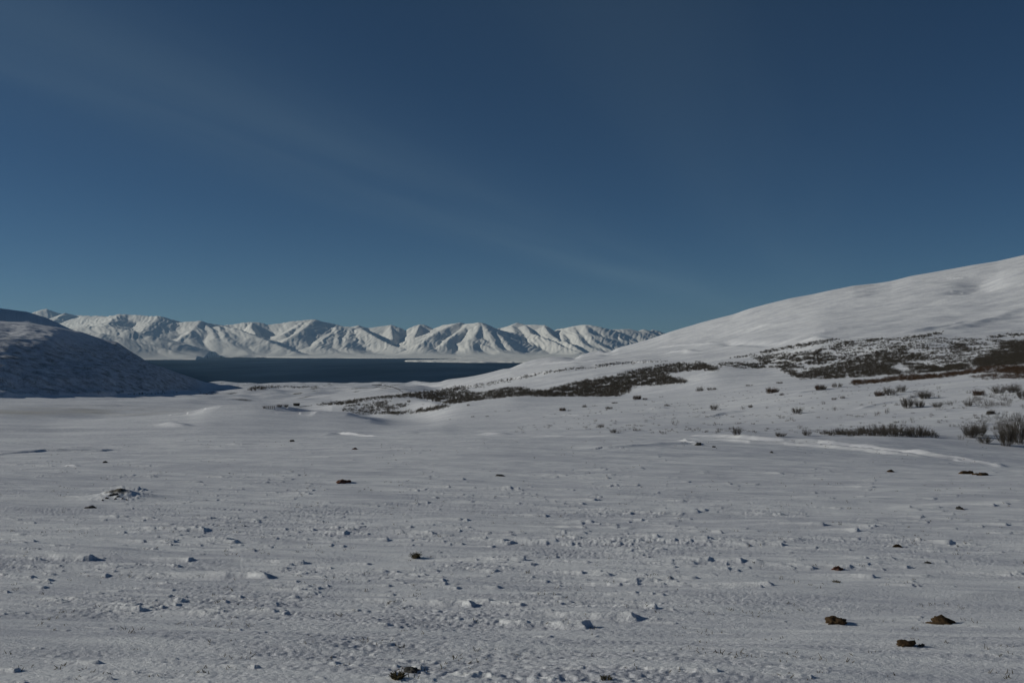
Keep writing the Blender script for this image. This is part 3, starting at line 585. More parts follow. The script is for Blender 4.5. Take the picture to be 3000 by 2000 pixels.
me = mesh_from('water', [(-30000, 2500, 0), (30000, 2500, 0), (30000, 33000, 0), (-30000, 33000, 0)], [(0, 1, 2, 3)], WATER, False)
o = tag(link('water', me), kind='structure'); o['label'] = 'dark blue fjord water'

# ------------------------------------------------------------------ twig geometry
def twig_batch(segs):
    """segs: arrays p0,p1 (n,3), r0,r1 -> three-sided tapered sticks"""
    p0, p1, r0, r1 = segs; n = len(p0); d = p1 - p0; d = d / (np.linalg.norm(d, axis=1, keepdims=True) + 1e-9)
    up = np.where(np.abs(d[:, 2:3]) > .9, np.array([[1., 0, 0]]), np.array([[0., 0, 1.]]))
    u = np.cross(d, up); u /= np.linalg.norm(u, axis=1, keepdims=True) + 1e-9; v = np.cross(d, u)
    V = np.zeros((n, 6, 3))
    for k in range(3):
        aa = k * 2 * math.pi / 3; dirv = u * math.cos(aa) + v * math.sin(aa)
        V[:, k] = p0 + dirv * r0[:, None]; V[:, 3 + k] = p1 + dirv * r1[:, None]
    base = (np.arange(n) * 6)[:, None, None]; f = np.array([[0, 1, 4, 3], [1, 2, 5, 4], [2, 0, 3, 5]])[None]
    return V.reshape(-1, 3), (base + f).reshape(-1, 4)
def grow(rs, n_stem, hgt, spread, kids, r=.012, snowy=False):
    """return (stem segs, twig segs) of one shrub of about unit base radius 'spread'"""
    st, tw = [], []
    for i in range(n_stem):
        a = rs.uniform(0, 2 * math.pi); q = math.sqrt(rs.random()) * spread * .55
        p = np.array([q * math.cos(a), q * math.sin(a), -.06]); lean = rs.uniform(.1, .75)
        d = np.array([math.cos(a) * lean, math.sin(a) * lean, 1.]); d /= np.linalg.norm(d)
        Ls = hgt * rs.uniform(.6, 1.05) * (1.05 - .45 * q / spread)
        n = 3; pts = [p]
        for k in range(n):
            d = d + np.array([rs.gauss(0, .16), rs.gauss(0, .16), rs.gauss(.02, .1)]); d /= np.linalg.norm(d)
            pts.append(pts[-1] + d * Ls / n)
        for k in range(n): st.append((pts[k], pts[k+1], r * (1 - k / n * .7), r * (1 - (k + 1) / n * .7)))
        for k in range(kids):
            t = rs.uniform(.25, 1); j = min(int(t * n), n - 1); b = pts[j] + (pts[j+1] - pts[j]) * (t * n - j)
            dd = d + np.array([rs.gauss(0, .55), rs.gauss(0, .55), rs.gauss(.15, .3)]); dd /= np.linalg.norm(dd)
            ln = Ls * rs.uniform(.18, .42); e = b + dd * ln
            tw.append((b, e, r * .45, r * .22))
            if rs.random() < .8:
                d3 = dd + np.array([rs.gauss(0, .5), rs.gauss(0, .5), rs.gauss(.1, .3)]); d3 /= np.linalg.norm(d3)
                b3 = b + (e - b) * rs.uniform(.4, .9); tw.append((b3, b3 + d3 * ln * .6, r * .35, r * .2))
    return st, tw
def segarr(l): return (np.array([s[0] for s in l]), np.array([s[1] for s in l]), np.array([s[2] for s in l]), np.array([s[3] for s in l]))

# prototypes: rounded upright, low wide, sparse
PROTO = {}
def proto(kind, i, n_stem, h, spread, kids, r, mat):
    rs = random.Random(hash((kind, i)) % 1000 if False else 100 + i * 13 + len(kind)); s, t = grow(rs, n_stem, h, spread, int(kids * 1.6), r * 1.0)
    V, Q = twig_batch(segarr(s)); V2, Q2 = twig_batch(segarr(t))
    PROTO.setdefault(kind, []).append((mesh_from('stem_clumps', V, Q, STEM, False), mesh_from('crown', V2, Q2, mat, False)))
for i in range(3):
    proto('bushy', i, 46, .95, .60, 9, .010, TWIG); proto('low', i, 60, .46, .95, 7, .009, TWIG); proto('sparse', i, 16, .62, .62, 5, .008, TWIG)
    proto('rusty', i, 95, .62, .95, 9, .011, RUST); proto('big', i, 70, 1.15, .75, 12, .009, TWIG)
# widths/heights of protos at scale 1
DIM = {'bushy': (1.5, 1.0), 'low': (2.1, .5), 'sparse': (1.5, .65), 'rusty': (2.2, .66), 'big': (2.0, 1.25)}
SHR = [  # photo x, base y, width px, height px, kind, label
 (1648,1203,34,11,'rusty','low dark brown willow clump farthest left of the shrubs below the wooded bank'),
 (1668,1204,18,8,'sparse','small thin shrub touching the right end of the brown clump left of the pair'),
 (1712,1193,26,11,'low','small grey shrub between the low brown clump and the flat oval one'),
 (1742,1190,24,6,'sparse','flat wispy twigs trailing right of the small grey shrub under the bank'),
 (1785,1198,40,11,'low','flat oval dark shrub in the snow beneath the wooded bank'),
 (1800,1181,30,6,'low','thin dark sliver of shrub just above the flat oval one'),
 (1866,1170,42,15,'rusty','rusty brown shrub at the tip of the dark wooded bank'),
 (1890,1171,26,9,'low','dark low shrub right beside the rusty brown one on the bank edge'),
 (1938,1164,22,6,'sparse','tiny shrub on the snow edge right of the rusty brown one'),
 (1913,1178,16,7,'sparse','faint sprig of twigs below the snow edge right of the rusty shrub'),
 (1955,1189,32,8,'low','small flat grey shrub lying alone above the long bright drift line'),
 (1745,1234,18,11,'sparse','sparse upright twigs just above the dark oval shrub in mid slope'),
 (1760,1251,38,14,'low','dark oval shrub above the small square one in mid slope'),
 (1796,1268,26,15,'bushy','small square dark shrub nearest the shadowed flat'),
 (1656,1236,10,5,'sparse','tiny lone sprig left of the dark oval shrub in mid slope'),
 (1845,1246,14,4,'low','tiny dark twig patch right of the dark oval shrub'),
 (1612,1247,26,4,'low','faint low twigs farthest left on the open mid slope'),
 (1530,1262,12,6,'sparse','tiny isolated sprig in the snow left of the mid slope shrubs'),
 (1978,1243,36,18,'sparse','pale see-through shrub with snow between its twigs, right of the dark oval one'),
 (1912,1269,24,8,'sparse','left of the two faint shrubs just above the start of the tracks'),
 (1944,1272,36,12,'sparse','right of the two faint shrubs just above the start of the tracks'),
 (2050,1146,44,18,'low','dark spreading shrub below the smooth snow bench, left half of the long one'),
 (2086,1142,50,11,'low','tapering right end of the long dark shrub below the smooth snow bench'),
 (2092,1201,34,19,'bushy','dark leaning shrub right above the bright drift line'),
 (2062,1210,22,8,'sparse','scattered twigs at the left foot of the dark leaning shrub'),
 (2177,1199,24,12,'sparse','left of the three small grey shrubs in a row on the open slope'),
 (2199,1194,20,11,'bushy','middle one of the three small grey shrubs in a row on the open slope'),
 (2247,1196,16,9,'sparse','right of the three small grey shrubs in a row on the open slope'),
 (2262,1151,62,19,'rusty','dense dark brown shrub in the middle of the slope under the gully mouth'),
 (2290,1158,26,10,'low','little dark shrub against the right side of the dense brown one'),
 (2284,1123,34,8,'low','flat dark shrub on the snow rim left of the gully mouth'),
 (2196,1130,44,5,'low','thin dark line of twigs on the rim below the smooth bench'),
 (2405,1142,54,19,'rusty','domed reddish brown shrub at the head of a bright drift'),
 (2452,1134,50,18,'low','grey shrub joined to the right side of the domed reddish one'),
 (2335,1211,44,21,'bushy','round grey shrub standing alone in the middle of the open slope'),
 (2290,1226,32,15,'sparse','thin shrub just below and left of the round grey one'),
 (2320,1231,18,15,'sparse','single upright tuft of twigs directly beneath the round grey shrub'),
 (2345,1255,28,15,'sparse','upper one of two shrubs near the left end of the long hedge'),
 (2366,1276,32,21,'bushy','lower one of two shrubs near the left end of the long hedge'),
 (2160,1273,40,27,'bushy','largest dark shrub standing just above the twin tracks'),
 (2130,1263,22,8,'sparse','few twigs left of the largest shrub above the twin tracks'),
 (2250,1256,14,5,'low','tiny twig patch between the two shrubs above the twin tracks'),
 (2290,1279,42,16,'bushy','low shrub at the edge of the twin tracks left of the long hedge'),
 (2413,1184,30,12,'sparse','speckled thin shrub below the domed reddish one'),
 (2444,1171,24,10,'low','left of two small shrubs on the slope below the grey joined shrub'),
 (2469,1167,26,11,'low','right of two small shrubs on the slope below the grey joined shrub'),
 (2446,1203,30,18,'sparse','barely visible pale twigs in the middle of the right slope'),
 (2578,1160,50,18,'rusty','reddish left end of the long upright clump on the right slope'),
 (2612,1157,54,27,'bushy','tall middle of the long upright clump on the right slope'),
 (2642,1148,38,24,'bushy','right end of the long upright clump on the right slope'),
 (2750,1140,20,12,'sparse','small faint shrub alone high on the right slope'),
 (2680,1146,12,4,'low','tiny dark twigs on the snow above the spreading shrub'),
 (2710,1168,56,30,'big','topmost bush of the spreading clump right of the bright drift'),
 (2745,1166,34,16,'sparse','wispy right arm of the topmost bush in the spreading clump'),
 (2650,1176,44,16,'sparse','left upper arm of the spreading clump beside the bright drift'),
 (2660,1195,50,34,'big','dark middle bush of the spreading clump right of the bright drift'),
 (2695,1194,40,26,'big','greenish dark bush right of the middle of the spreading clump'),
 (2600,1212,34,22,'sparse','snow-flecked shrub at the lower left of the spreading clump'),
 (2572,1216,26,18,'sparse','lowest thin shrub left of the snow-flecked one'),
 (2745,1193,40,18,'bushy','low grey bush between the spreading clump and the right edge scrub'),
 (2785,1187,44,16,'sparse','thin row of twigs continuing right of the low grey bush'),
 (2838,1190,34,18,'bushy','small bush below a thin upright one on the right slope'),
 (2846,1180,26,26,'sparse','thin upright shrub with reddish twigs on the right slope'),
 (2868,1158,58,20,'rusty','dark flat-topped shrub high at the right of the slope'),
 (2840,1152,26,14,'sparse','pinkish thin shrub at the left end of the dark flat-topped one'),
 (2925,1152,56,26,'bushy','grey bush right of the dark flat-topped shrub'),
 (2970,1150,56,30,'big','large dark bush near the right edge high on the slope'),
 (3000,1168,50,34,'big','dark bush cut by the right edge high on the slope'),
 (2955,1180,50,22,'sparse','snow-laden twigs below the large dark bush near the right edge'),
 (2900,1190,44,24,'sparse','forked snow-laden shrub above the dark snow-capped stone'),
 (2905,1214,40,22,'low','flat dark branches beside the dark snow-capped stone'),
 (2650,1240,24,14,'sparse','left of two very faint shrubs above the long hedge'),
 (2672,1233,26,16,'sparse','right of two very faint shrubs above the long hedge'),
 (2790,1250,26,12,'sparse','faint twigs right of the long hedge on the snow'),
 (2845,1282,60,46,'big','grey bush between the long hedge and the tall dark bush'),
 (2875,1275,50,40,'big','dark-cored bush just left of the tall dark one'),
 (2886,1299,54,26,'bushy','low bush at the shadow edge at the foot of the tall dark one'),
 (2818,1288,34,22,'sparse','low snowy twigs at the left foot of the grey bush'),
 (2950,1306,66,80,'big','tall dark bush in front near the right edge'),
 (2985,1296,60,78,'big','tall bush cut by the right edge, farthest right of all'),
 (2930,1270,44,50,'sparse','thin tall twigs sticking up behind the tall dark bush'),
 (1372,1188,16,7,'low','tiny dark shrub alone on the crest left of the wooded bank'),
 (1452,1206,14,6,'sparse','left of two tiny sprigs below the snow crest in the centre'),
 (1490,1205,18,6,'sparse','right of two tiny sprigs below the snow crest in the centre'),
 (1318,1229,12,5,'sparse','tiny twig patch on the snow right of the bright valley drift'),
 (1385,1221,20,4,'low','flat dark streak of twigs on the snow in the centre'),
 (1427,1220,18,4,'low','second flat streak of twigs on the snow, right of the first'),
 (1198,1178,14,8,'bushy','small round bush on the snowy knoll near the stream'),
 (1006,1203,10,6,'bushy','lone round bush at the left foot of the scrubby knoll'),
 (1240,1186,12,6,'sparse','faint bush on the right shoulder of the snowy knoll'),
 (774,1196,13,9,'bushy','dark round bush at the left end of the fence on the flat'),
 (818,1192,22,10,'bushy','left of the two dark bushes between fence and hut'),
 (838,1192,20,10,'bushy','right of the two dark bushes between fence and hut'),
]
rs = random.Random(5)
near_shrubs = 'willow shrubs scattered over the snow slope'
for n, (x, y, w, h, kind, lab) in enumerate(SHR):
    p = P(x, y); wpx = w * p.y / F; hpx = h * p.y / F
    st, tw = rs.choice(PROTO[kind]); dw, dh = DIM[kind]
    e = bpy.data.objects.new('willow_shrub', None); C.objects.link(e); e.empty_display_size = .2
    e.location = (p.x, p.y + .1, p.z - .02); e.rotation_euler = (0, 0, rs.uniform(0, 6.28))
    s = 1.0; e.scale = (wpx / dw, wpx / dw, hpx / dh)
    tag(e, lab, 'shrub', near_shrubs)
    link('stem_clumps', st, e); link('crown', tw, e)

# ------------------------------------------------------------------ thickets: masses of scrub nobody could count
def thicket(name, label, polys, mat, amount=.21):
    rr = np.random.default_rng(len(name) + len(polys)); segs = []
    for (poly, dens, hh, dmin) in polys:
        xs = [p[0] for p in poly]; yv = [p[1] for p in poly]; A = 0
        for i in range(len(poly)): A += poly[i][0] * poly[(i + 1) % len(poly)][1] - poly[(i + 1) % len(poly)][0] * poly[i][1]
        n = int(abs(A) / 2 * dens * amount) + 4
        m = n * 14 + 400; x = rr.uniform(min(xs), max(xs), m); y = rr.uniform(min(yv), max(yv), m)
        k = inpoly(x, y, poly); x, y = x[k], y[k]; x = x + rr.normal(0, 6, len(x)); y = y + rr.normal(0, 1.5, len(y))
        pts = np.array([P(a, b)[:] for a, b in zip(x[:n * 2], y[:n * 2])])
        if not len(pts): continue
        nz = noise(pts[:, 0] / 9, pts[:, 1] / 14, 77) + .5 * noise(pts[:, 0] / 3, pts[:, 1] / 4, 78)
        pts = pts[(pts[:, 1] > dmin) & (nz > (-.12 if dens < .9 else -.38))][:n]; n = len(pts)
        if n == 0: continue
        T_ = 11; pt = np.repeat(pts, T_, 0); N_ = len(pt); hs = np.repeat(hh * rr.uniform(.5, 1.25, n) * (1 if dens > .6 else .8), T_)
        th = np.maximum(.009, pt[:, 1] * .000062); a = rr.uniform(0, 6.283, N_); le = rr.uniform(.15, 1, N_)
        b0 = pt + np.stack([rr.normal(0, .22, N_) * hh, rr.normal(0, .3, N_) * hh, np.full(N_, -.15)], 1)
        d = np.stack([np.cos(a) * le, np.sin(a) * le, np.ones(N_)], 1); d /= np.linalg.norm(d, axis=1, keepdims=True)
        e = b0 + d * (hs * rr.uniform(.7, 1.1, N_) + .15)[:, None]
        mm = b0 + (e - b0) * rr.uniform(.4, .8, N_)[:, None]; d2 = d + rr.normal(0, .55, (N_, 3)); d2 /= np.linalg.norm(d2, axis=1, keepdims=True)
        segs.append((b0, e, th, th * .45)); segs.append((mm, mm + d2 * hs[:, None] * .4, th * .6, th * .35))
    V, Q = twig_batch(tuple(np.concatenate([q[k] for q in segs]) for k in range(4)))
    o = link(name, mesh_from(name, V, Q, mat, False)); tag(o, label, 'scrub', None, 'stuff'); return o
def grp(key): return [(p, d, h, m) for (k, p, d, h, m) in THICK if k == key]
thicket('birch_scrub', 'broad dark band of birch scrub slanting up the slope across the stream', grp('slope'), SCRUB)
thicket('streamside_scrub', 'thin dark line of scrub along the terrace edge', grp('bank'), SCRUB)
thicket('knoll_scrub', 'patchy scrub speckling the low snowy knoll', grp('knoll'), SCRUB)
thicket('gully_scrub', 'ragged dark scrub covering the gully sides below the hill', grp('gully'), SCRUB)
thicket('heath_scrub', 'rusty brown scrub strip along the shelf edge at right', grp('shelf'), RUST)
thicket('shore_scrub', 'dark scrub near the fjord shore', grp('shore'), TWIG)
thicket('brush', 'fuzzy low brush between the bushes near the right edge', [([(2820,1152),(2900,1146),(3010,1128),(3010,1205),(2880,1208),(2840,1186)], .5, .55, 70), ([(2590,1205),(2650,1172),(2700,1150),(2740,1160),(2800,1180),(2720,1205)], .5, .5, 70), ([(2780,1262),(2840,1240),(2920,1222),(3010,1212),(3010,1306),(2900,1300),(2830,1290)], .55, .6, 55)], SCRUB, .009)
thicket('heather', 'scattered tiny heather sprigs dotting the right-hand snow slope', [([(1480,1235),(1700,1200),(2000,1170),(2200,1140),(2500,1130),(3020,1115),(3020,1270),(2500,1268),(2000,1268),(1500,1268)], .5, .22, 50)], TWIG, .007)
thicket('valley_scrub', 'sparse dark scrub at the foot of the shaded mountain', grp('foot'), TWIG)
# hedge-like willow row just beyond the tracks
hp0 = []; Vs, Qs, off = [], [], 0; rh = random.Random(3)
for k in range(50):
    t = k / 49.; x = 2424 + 315 * t + rh.uniform(-5, 5); y = 1272 + 8 * t + rh.uniform(-4, 5) - (2 if t > .3 else 0)
    p = P(x, y); hgt = (13 + 22 * (math.sin(min(t * 1.25, 1) * 1.6)) * rh.uniform(.75, 1.1)) * p.y / F
    if rh.random() < .12: hgt *= 1.25
    if t > .9: hgt *= .5
    s, tt = grow(rh, 20, hgt * rh.uniform(.8, 1.1), .42, 9, .010)
    V, Q = twig_batch(segarr(s + tt)); V = V + np.array([p.x, p.y + rh.uniform(-.1, .6), p.z]); Vs.append(V); Qs.append(Q + off); off += len(V)
o = link('willow_hedge', mesh_from('willow_hedge', np.concatenate(Vs), np.concatenate(Qs), TWIG, False)); tag(o, 'long ragged row of willow twigs just beyond the twin tracks', 'scrub', None, 'stuff')

# ------------------------------------------------------------------ stones and tufts
import bmesh
def stone(x, y, w, h, depth, mat, name, label, cat, rot=0, seed=0, skew=0, caps=False, taper=0.0, group=None):
    p = P(x, y); W = w * p.y / F / 2; Hh = h * p.y / F
    bm = bmesh.new(); bmesh.ops.create_icosphere(bm, subdivisions=4, radius=1)
    cs = np.array([v.co[:] for v in bm.verts])
    Hh *= .96; W *= 1.06
    n1 = fbm(cs[:, 0] * 1.1 + seed, cs[:, 1] * 1.1 + cs[:, 2] * .9, 3, seed); n2 = 2 * fbm(cs[:, 0] * 3.5 + seed, cs[:, 2] * 3.5 + cs[:, 1] * 2, 2, seed + 3)
    for v, a, b in zip(bm.verts, n1, n2):
        k = 1 + .42 * a + .10 * b; c = v.co * k
        c.z = c.z * (1 - taper * (c.x * .5 + .5)) + skew * c.x
        v.co = Vector((c.x * W, c.y * W * depth, c.z * Hh * .95))
    me = bpy.data.meshes.new(name); bm.to_mesh(me); bm.free()
    for f in me.polygons: f.use_smooth = True
    me.materials.append(mat); o = link(name, me); o.location = (p.x, p.y + W * depth * .5, zat(p.x, p.y + W * depth * .5) - Hh * .20); o.rotation_euler = (0, 0, rot)
    tag(o, label, cat, group); return o
ST = 'stones poking out of the foreground snow'
stone(2456,1826,54,24,.7,MOSS,'mossy_stone','brown mossy stone, left one of the three nearest at lower right',"stone",.1,1,group=ST)
stone(2768,1826,92,34,.6,MOSS,'mossy_stone','long brown mossy stone tapering to the right, rightmost of the three nearest',"stone",-.5,2,-.25,taper=.5,group=ST)
stone(2658,1892,62,22,.6,MOSS,'mossy_stone','flat brown mossy stone nearest the bottom edge at lower right',"stone",-.1,3,group=ST)
stone(2700,1893,20,10,.6,ROCKM,'small_stone','small dark stone chip just right of the nearest flat mossy stone',"stone",.3,4,group=ST)
stone(2456,1669,26,13,.7,REDM,'small_stone','small reddish stone above the left mossy stone',"stone",-.2,5,group=ST)
stone(2630,1602,24,10,.7,MOSS,'small_stone','small brown stone above and right of the reddish one',"stone",.1,6,group=ST)
stone(2836,1388,38,11,.6,MOSS,'mossy_stone','left stone of the brown pair below the bright tracks',"stone",.05,7,group=ST)
stone(2878,1392,38,9,.5,MOSS,'mossy_stone','right stone of the brown pair below the bright tracks',"stone",-.15,8,-.1,group=ST)
stone(2610,1382,20,7,.6,MOSS,'small_stone','tiny brown stone left of the brown pair below the tracks',"stone",0,9,group=ST)
stone(2815,1492,26,9,.5,ROCKM,'small_stone','small slanting dark stone halfway between the brown pair and the nearest stones',"stone",-.5,10,-.3,group=ST)
stone(2718,1649,18,7,.6,ROCKM,'small_stone','tiny dark stone right of the small brown one',"stone",-.2,11,group=ST)
stone(1005,1414,46,10,.5,REDM,'flat_stone','flat reddish stone in the upper middle of the snowfield',"stone",.1,12,group=ST)
stone(1464,1394,28,6,.5,ROCKM,'flat_stone','thin dark stone on the smooth snow in the centre',"stone",-.1,13,group=ST)
stone(1040,1316,15,5,.6,REDM,'small_stone','tiny reddish stone far off in the middle of the snowfield',"stone",.1,14,group=ST)
stone(856,1293,12,6,.7,ROCKM,'small_stone','tiny dark stone farthest off, left of the distant reddish one',"stone",0,15,group=ST)
stone(307,1355,14,6,.7,ROCKM,'small_stone','tiny dark stone on the left snow above the gravelly mound',"stone",0,16,group=ST)
stone(2046,1304,18,9,.6,ROCKM,'small_stone','dark stone at the foot of the small drift wedge by the tracks',"stone",-.3,17,group=ST)
stone(2092,1310,10,5,.6,ROCKM,'small_stone','tiny dark stone just right of the stone by the drift wedge',"stone",0,18,group=ST)
stone(2260,1326,12,5,.6,ROCKM,'small_stone','tiny black stone under the middle of the tracks',"stone",0,19,group=ST)
stone(266,1488,30,9,.5,ROCKM,'dark_stone','low dark stone in front of the gravelly mound at left',"stone",.1,20,group=ST)
stone(334,1450,16,7,.6,ROCKM,'dark_stone','dark stone crowning the gravelly snow mound at left',"stone",.1,21,group=ST)
stone(1205,1964,44,12,.55,ROCKM,'dark_stone','dark stone sunk in the snow at the very bottom edge',"stone",-.15,22,group=ST)
stone(1222,1634,20,16,.8,ROCKM,'dark_stone','small dark stone beside the grass tuft in the centre foreground',"stone",0,23,group=ST)
stone(2905,1212,26,10,.6,ROCKM,'dark_stone','dark snow-capped stone among the shrubs near the right edge',"stone",.2,24)
for i, (x, y, w, h) in enumerate([(322,1452,8,5),(345,1455,10,5),(358,1461,8,4),(312,1460,9,5),(338,1462,8,4),(300,1466,7,4),(370,1464,7,3)]):
    stone(x, y, w, h, .7, ROCKM, 'pebble', 'dark pebble on the side of the gravelly snow mound', 'pebble', i, 30 + i, group='pebbles on the gravelly snow mound')

def tuft(x, y, w, h, n, label, seed, mat=GRASSM):
    p = P(x, y); W = w * p.y / F / 2; Hh = h * p.y / F; r_ = random.Random(seed); L_ = []
    for i in range(n):
        a = r_.uniform(0, 6.283); q = math.sqrt(r_.random()) * W * .7; b = np.array([q * math.cos(a), q * math.sin(a), -.01])
        d = np.array([math.cos(a) * r_.uniform(0, .9), math.sin(a) * r_.uniform(0, .9), 1.]); d /= np.linalg.norm(d); m = b + d * Hh * r_.uniform(.3, .7)
        d2 = d + np.array([r_.gauss(0, .4), r_.gauss(0, .4), -.5]); d2 /= np.linalg.norm(d2); e = m + d2 * Hh * r_.uniform(.3, .6)
        L_ += [(b, m, .0035, .0028), (m, e, .0028, .001)]
    V, Q = twig_batch(segarr(L_)); o = link('grass_tuft', mesh_from('grass_tuft', V, Q, mat, False)); o.location = (p.x, p.y, p.z); tag(o, label, 'grass tuft', 'withered tufts in the foreground snow'); return o
tuft(1216,1634,24,22,70,'dark withered tuft beside a small stone in the centre foreground',1)
tuft(1165,1985,36,26,80,'dark withered tuft at the bottom edge left of the sunken stone',2)
tuft(1180,1958,44,10,40,'reddish brown trailing stalks just above the bottom tuft',3,RUST)
tuft(2450,1705,26,10,40,'flattened pale tuft just below the small reddish stone',4)
tuft(1775,1990,30,20,0 + 30,'thin tuft at the bottom edge right of centre',5)
# grass tips and crumbs of heath coming through the crust: uncountable
L_ = []; r_ = random.Random(12)
for i in range(2600):
    x = r_.uniform(-50, 3050); y = 1290 + 700 * r_.random() ** 1.5
    if float(noise(np.array(x / 170.), np.array(y / 45.), 44)) < .12: continue
    p = P(x, y); hh = r_.uniform(.008, .03) * (1 + p.y / 45.)
    for k in range(3):
        b = np.array([p.x + r_.gauss(0, .02), p.y + r_.gauss(0, .02), p.z - .005]); d = np.array([r_.gauss(0, .8), r_.gauss(0, .6), 1.]); d /= np.linalg.norm(d)
        L_.append((b, b + d * hh, .0025 * (1 + p.y / 22.), .001 * (1 + p.y / 22.)))
V, Q = twig_batch(segarr(L_)); o = link('grass', mesh_from('grass', V, Q, GRASSM, False)); tag(o, 'sparse withered grass tips coming through the snow crust', 'grass', None, 'stuff')

# ------------------------------------------------------------------ hut and fence on the valley flat
def boxes(lst):
    V, Q = [], []
    for (x0, x1, y0, y1, z0, z1) in lst:
        o_ = len(V); V += [(x0,y0,z0),(x1,y0,z0),(x1,y1,z0),(x0,y1,z0),(x0,y0,z1),(x1,y0,z1),(x1,y1,z1),(x0,y1,z1)]
        Q += [[o_+i for i in f] for f in ((0,3,2,1),(4,5,6,7),(0,1,5,4),(1,2,6,5),(2,3,7,6),(3,0,4,7))]
    return V, Q
p = P(868, 1189); s = p.y / F
e = bpy.data.objects.new('hut', None); C.objects.link(e); e.location = p; e.rotation_euler = (0, 0, .12); tag(e, 'low dark hut on the snowy flat at the right end of the fence', 'hut')
hw = 8.0 * s; hd = 4.0; hz = 4.2 * s
V, Q = boxes([(-hw, hw, 0, hd, -1, hz)]); link('wall', mesh_from('wall', V, Q, PLANK, False), e)
V = [(-hw-.3,-.3,hz),(hw+.3,-.3,hz),(hw+.3,hd+.3,hz),(-hw-.3,hd+.3,hz),(-hw-.3,hd/2,hz+.9),(hw+.3,hd/2,hz+.9)]
me = bpy.data.meshes.new('roof'); me.from_pydata([Vector(v)+Vector((0,0,.003)) for v in V], [], [(0,1,5,4),(2,3,4,5),(0,4,3),(1,2,5),(0,3,2,1)]); me.materials.append(PLANK); link('roof', me, e)
V, Q = boxes([(-.5, .4, -.03, .05, -.9, hz * .8)]); link('door', mesh_from('door', V, Q, STEM, False), e)
a = P(782, 1196); b = P(806, 1196); fe = bpy.data.objects.new('fence', None); C.objects.link(fe); fe.location = a; tag(fe, 'short dark fence on the snowy flat left of the two bushes', 'fence')
n = 5; V, Q = boxes([(0, 0 + (b.x - a.x), -.04, .04, +.2 * k + .15, .2 * k + .21) for k in range(2)]); link('rail', mesh_from('rail', V, Q, PLANK, False), fe)
pm_ = mesh_from('post', *boxes([(-.035, .035, -.12, -.045, -.8, .5)]), PLANK, False)
for i in range(n):
    o = link('post', pm_, fe); o.location = ((b.x - a.x) * i / (n - 1), 0, 0)

# ------------------------------------------------------------------ air
HAZE = True
if HAZE:
    V, Q = boxes([(-40000, 40000, -6500, 34000, -31, 1300)]); m = bpy.data.materials.new('thin_air'); m.use_nodes = True; nt = m.node_tree; nt.nodes.clear()
    out = nt.nodes.new('ShaderNodeOutputMaterial'); pv = nt.nodes.new('ShaderNodeVolumePrincipled'); pv.inputs['Color'].default_value = (.45, .72, 1, 1); pv.inputs['Density'].default_value = 1.35e-5
    pv.inputs['Anisotropy'].default_value = .2; nt.links.new(pv.outputs[0], out.inputs['Volume'])
    o = link('haze', mesh_from('haze', V, Q, m, False)); tag(o, kind='stuff')

# ------------------------------------------------------------------ camera, sun, sky
cam = bpy.data.cameras.new('camera'); co_ = bpy.data.objects.new('camera', cam); C.objects.link(co_)
cam.sensor_width = 36; cam.lens = F / 3000 * 36; cam.shift_y = (HY - 1000) / 3000; cam.clip_start = .1; cam.clip_end = 80000
co_.location = (0, 0, CAM); co_.rotation_euler = (math.radians(90), 0, 0); bpy.context.scene.camera = co_
EL, AZ = math.radians(19), math.radians(-83)     # azimuth measured from the view direction (+Y), negative = left
sd = Vector((math.sin(AZ) * math.cos(EL), math.cos(AZ) * math.cos(EL), math.sin(EL)))
sun = bpy.data.lights.new('sun', 'SUN'); so = bpy.data.objects.new('sun', sun); C.objects.link(so)
sun.energy = 4.9; sun.angle = math.radians(.5); sun.color = (1, .975, .86); so.rotation_euler = sd.to_track_quat('Z', 'Y').to_euler()
w = bpy.data.worlds.new('World'); bpy.context.scene.world = w; w.use_nodes = True; nt = w.node_tree; L = nt.links.new
bg = nt.nodes['Background']; sky = nt.nodes.new('ShaderNodeTexSky'); sky.sky_type = 'NISHITA'; sky.sun_disc = False
sky.sun_elevation = EL; sky.sun_rotation = AZ; sky.altitude = 5200; sky.air_density = 1.0; sky.dust_density = 2.6; sky.ozone_density = 4.6
bg.inputs['Strength'].default_value = .061
tc = nt.nodes.new('ShaderNodeTexCoord'); sep = nt.nodes.new('ShaderNodeSeparateXYZ'); L(tc.outputs['Generated'], sep.inputs[0])
def M_(op, a, b=None, c=None):
    n = nt.nodes.new('ShaderNodeMath'); n.operation = op
    for i, v in enumerate((a, b, c)):
        if v is None: continue
        if isinstance(v, (int, float)): n.inputs[i].default_value = v
        else: L(v, n.inputs[i])
    return n.outputs[0]
zc = M_('MAXIMUM', sep.outputs['Z'], .02)
px_ = M_('DIVIDE', sep.outputs['X'], zc); py_ = M_('DIVIDE', sep.outputs['Y'], zc)
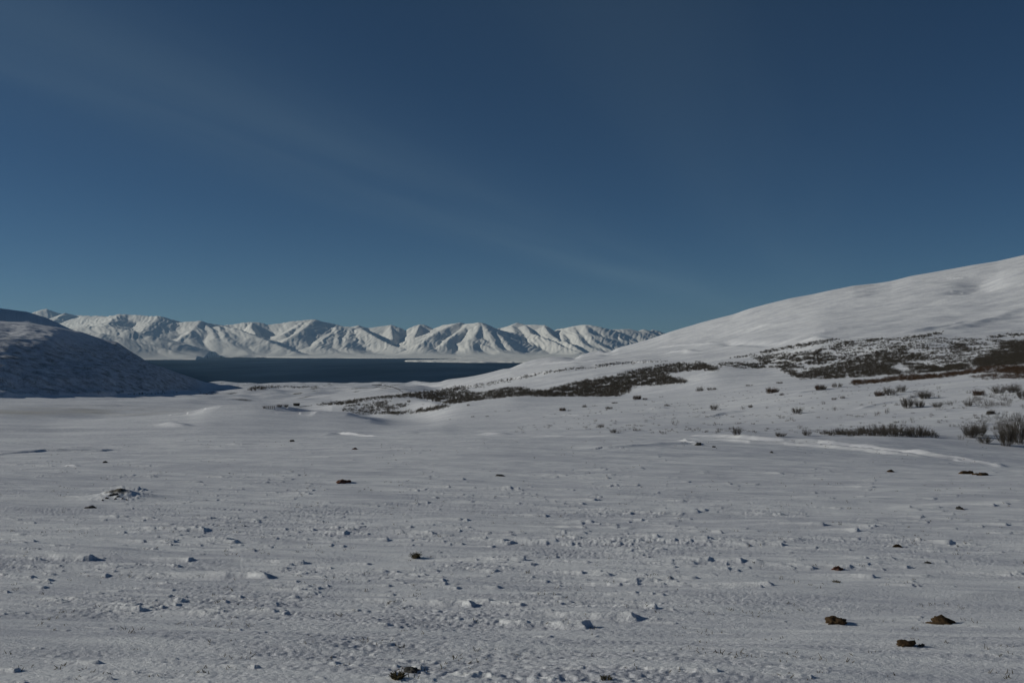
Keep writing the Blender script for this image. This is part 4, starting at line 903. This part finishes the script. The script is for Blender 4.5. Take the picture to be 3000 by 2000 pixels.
u_ = M_('ADD', M_('MULTIPLY', px_, .317), M_('MULTIPLY', py_, .948)); v_ = M_('SUBTRACT', M_('MULTIPLY', px_, .948), M_('MULTIPLY', py_, .317))
cmb = nt.nodes.new('ShaderNodeCombineXYZ'); L(v_, cmb.inputs[0]); L(M_('MULTIPLY', u_, .10), cmb.inputs[1])
nz = nt.nodes.new('ShaderNodeTexNoise'); nz.inputs['Scale'].default_value = 1.1; nz.inputs['Detail'].default_value = 5; nz.inputs['Roughness'].default_value = .5; nz.inputs['Distortion'].default_value = .3; L(cmb.outputs[0], nz.inputs['Vector'])
def band(c, wd):
    t = M_('DIVIDE', M_('SUBTRACT', v_, c), wd); return M_('EXPONENT', M_('MULTIPLY', M_('MULTIPLY', t, t), -1.0))
bands = M_('ADD', band(-2.62, .64), M_('MULTIPLY', band(-.5, .55), .42))
fac = M_('MULTIPLY', M_('MULTIPLY', bands, M_('MULTIPLY_ADD', nz.outputs['Fac'], 2.4, -.6)), .115)
fac = M_('MULTIPLY', fac, M_('MINIMUM', M_('MULTIPLY', sep.outputs['Z'], 12.0), 1.0))
veil = M_('DIVIDE', sep.outputs['Z'], .075); fac = M_('ADD', M_('MAXIMUM', fac, 0.0), M_('MULTIPLY', M_('EXPONENT', M_('MULTIPLY', M_('MULTIPLY', veil, veil), -1.0)), .07))
mixc = nt.nodes.new('ShaderNodeMix'); mixc.data_type = 'RGBA'; L(fac, mixc.inputs['Factor']); L(sky.outputs[0], mixc.inputs['A']); mixc.inputs['B'].default_value = (7.5, 9, 10.5, 1)
tn = nt.nodes.new('ShaderNodeMix'); tn.data_type = 'RGBA'; tn.blend_type = 'MULTIPLY'; tn.inputs['Factor'].default_value = 1; tn.inputs['B'].default_value = (.86, 1.04, 1.0, 1); L(mixc.outputs['Result'], tn.inputs['A']); L(tn.outputs['Result'], bg.inputs['Color'])
vs = bpy.context.scene.view_settings; vs.view_transform = 'Standard'; vs.look = 'None'; vs.exposure = -.92; vs.gamma = 1
sc = bpy.context.scene; sc.cycles.volume_bounces = 0; sc.cycles.max_bounces = 6
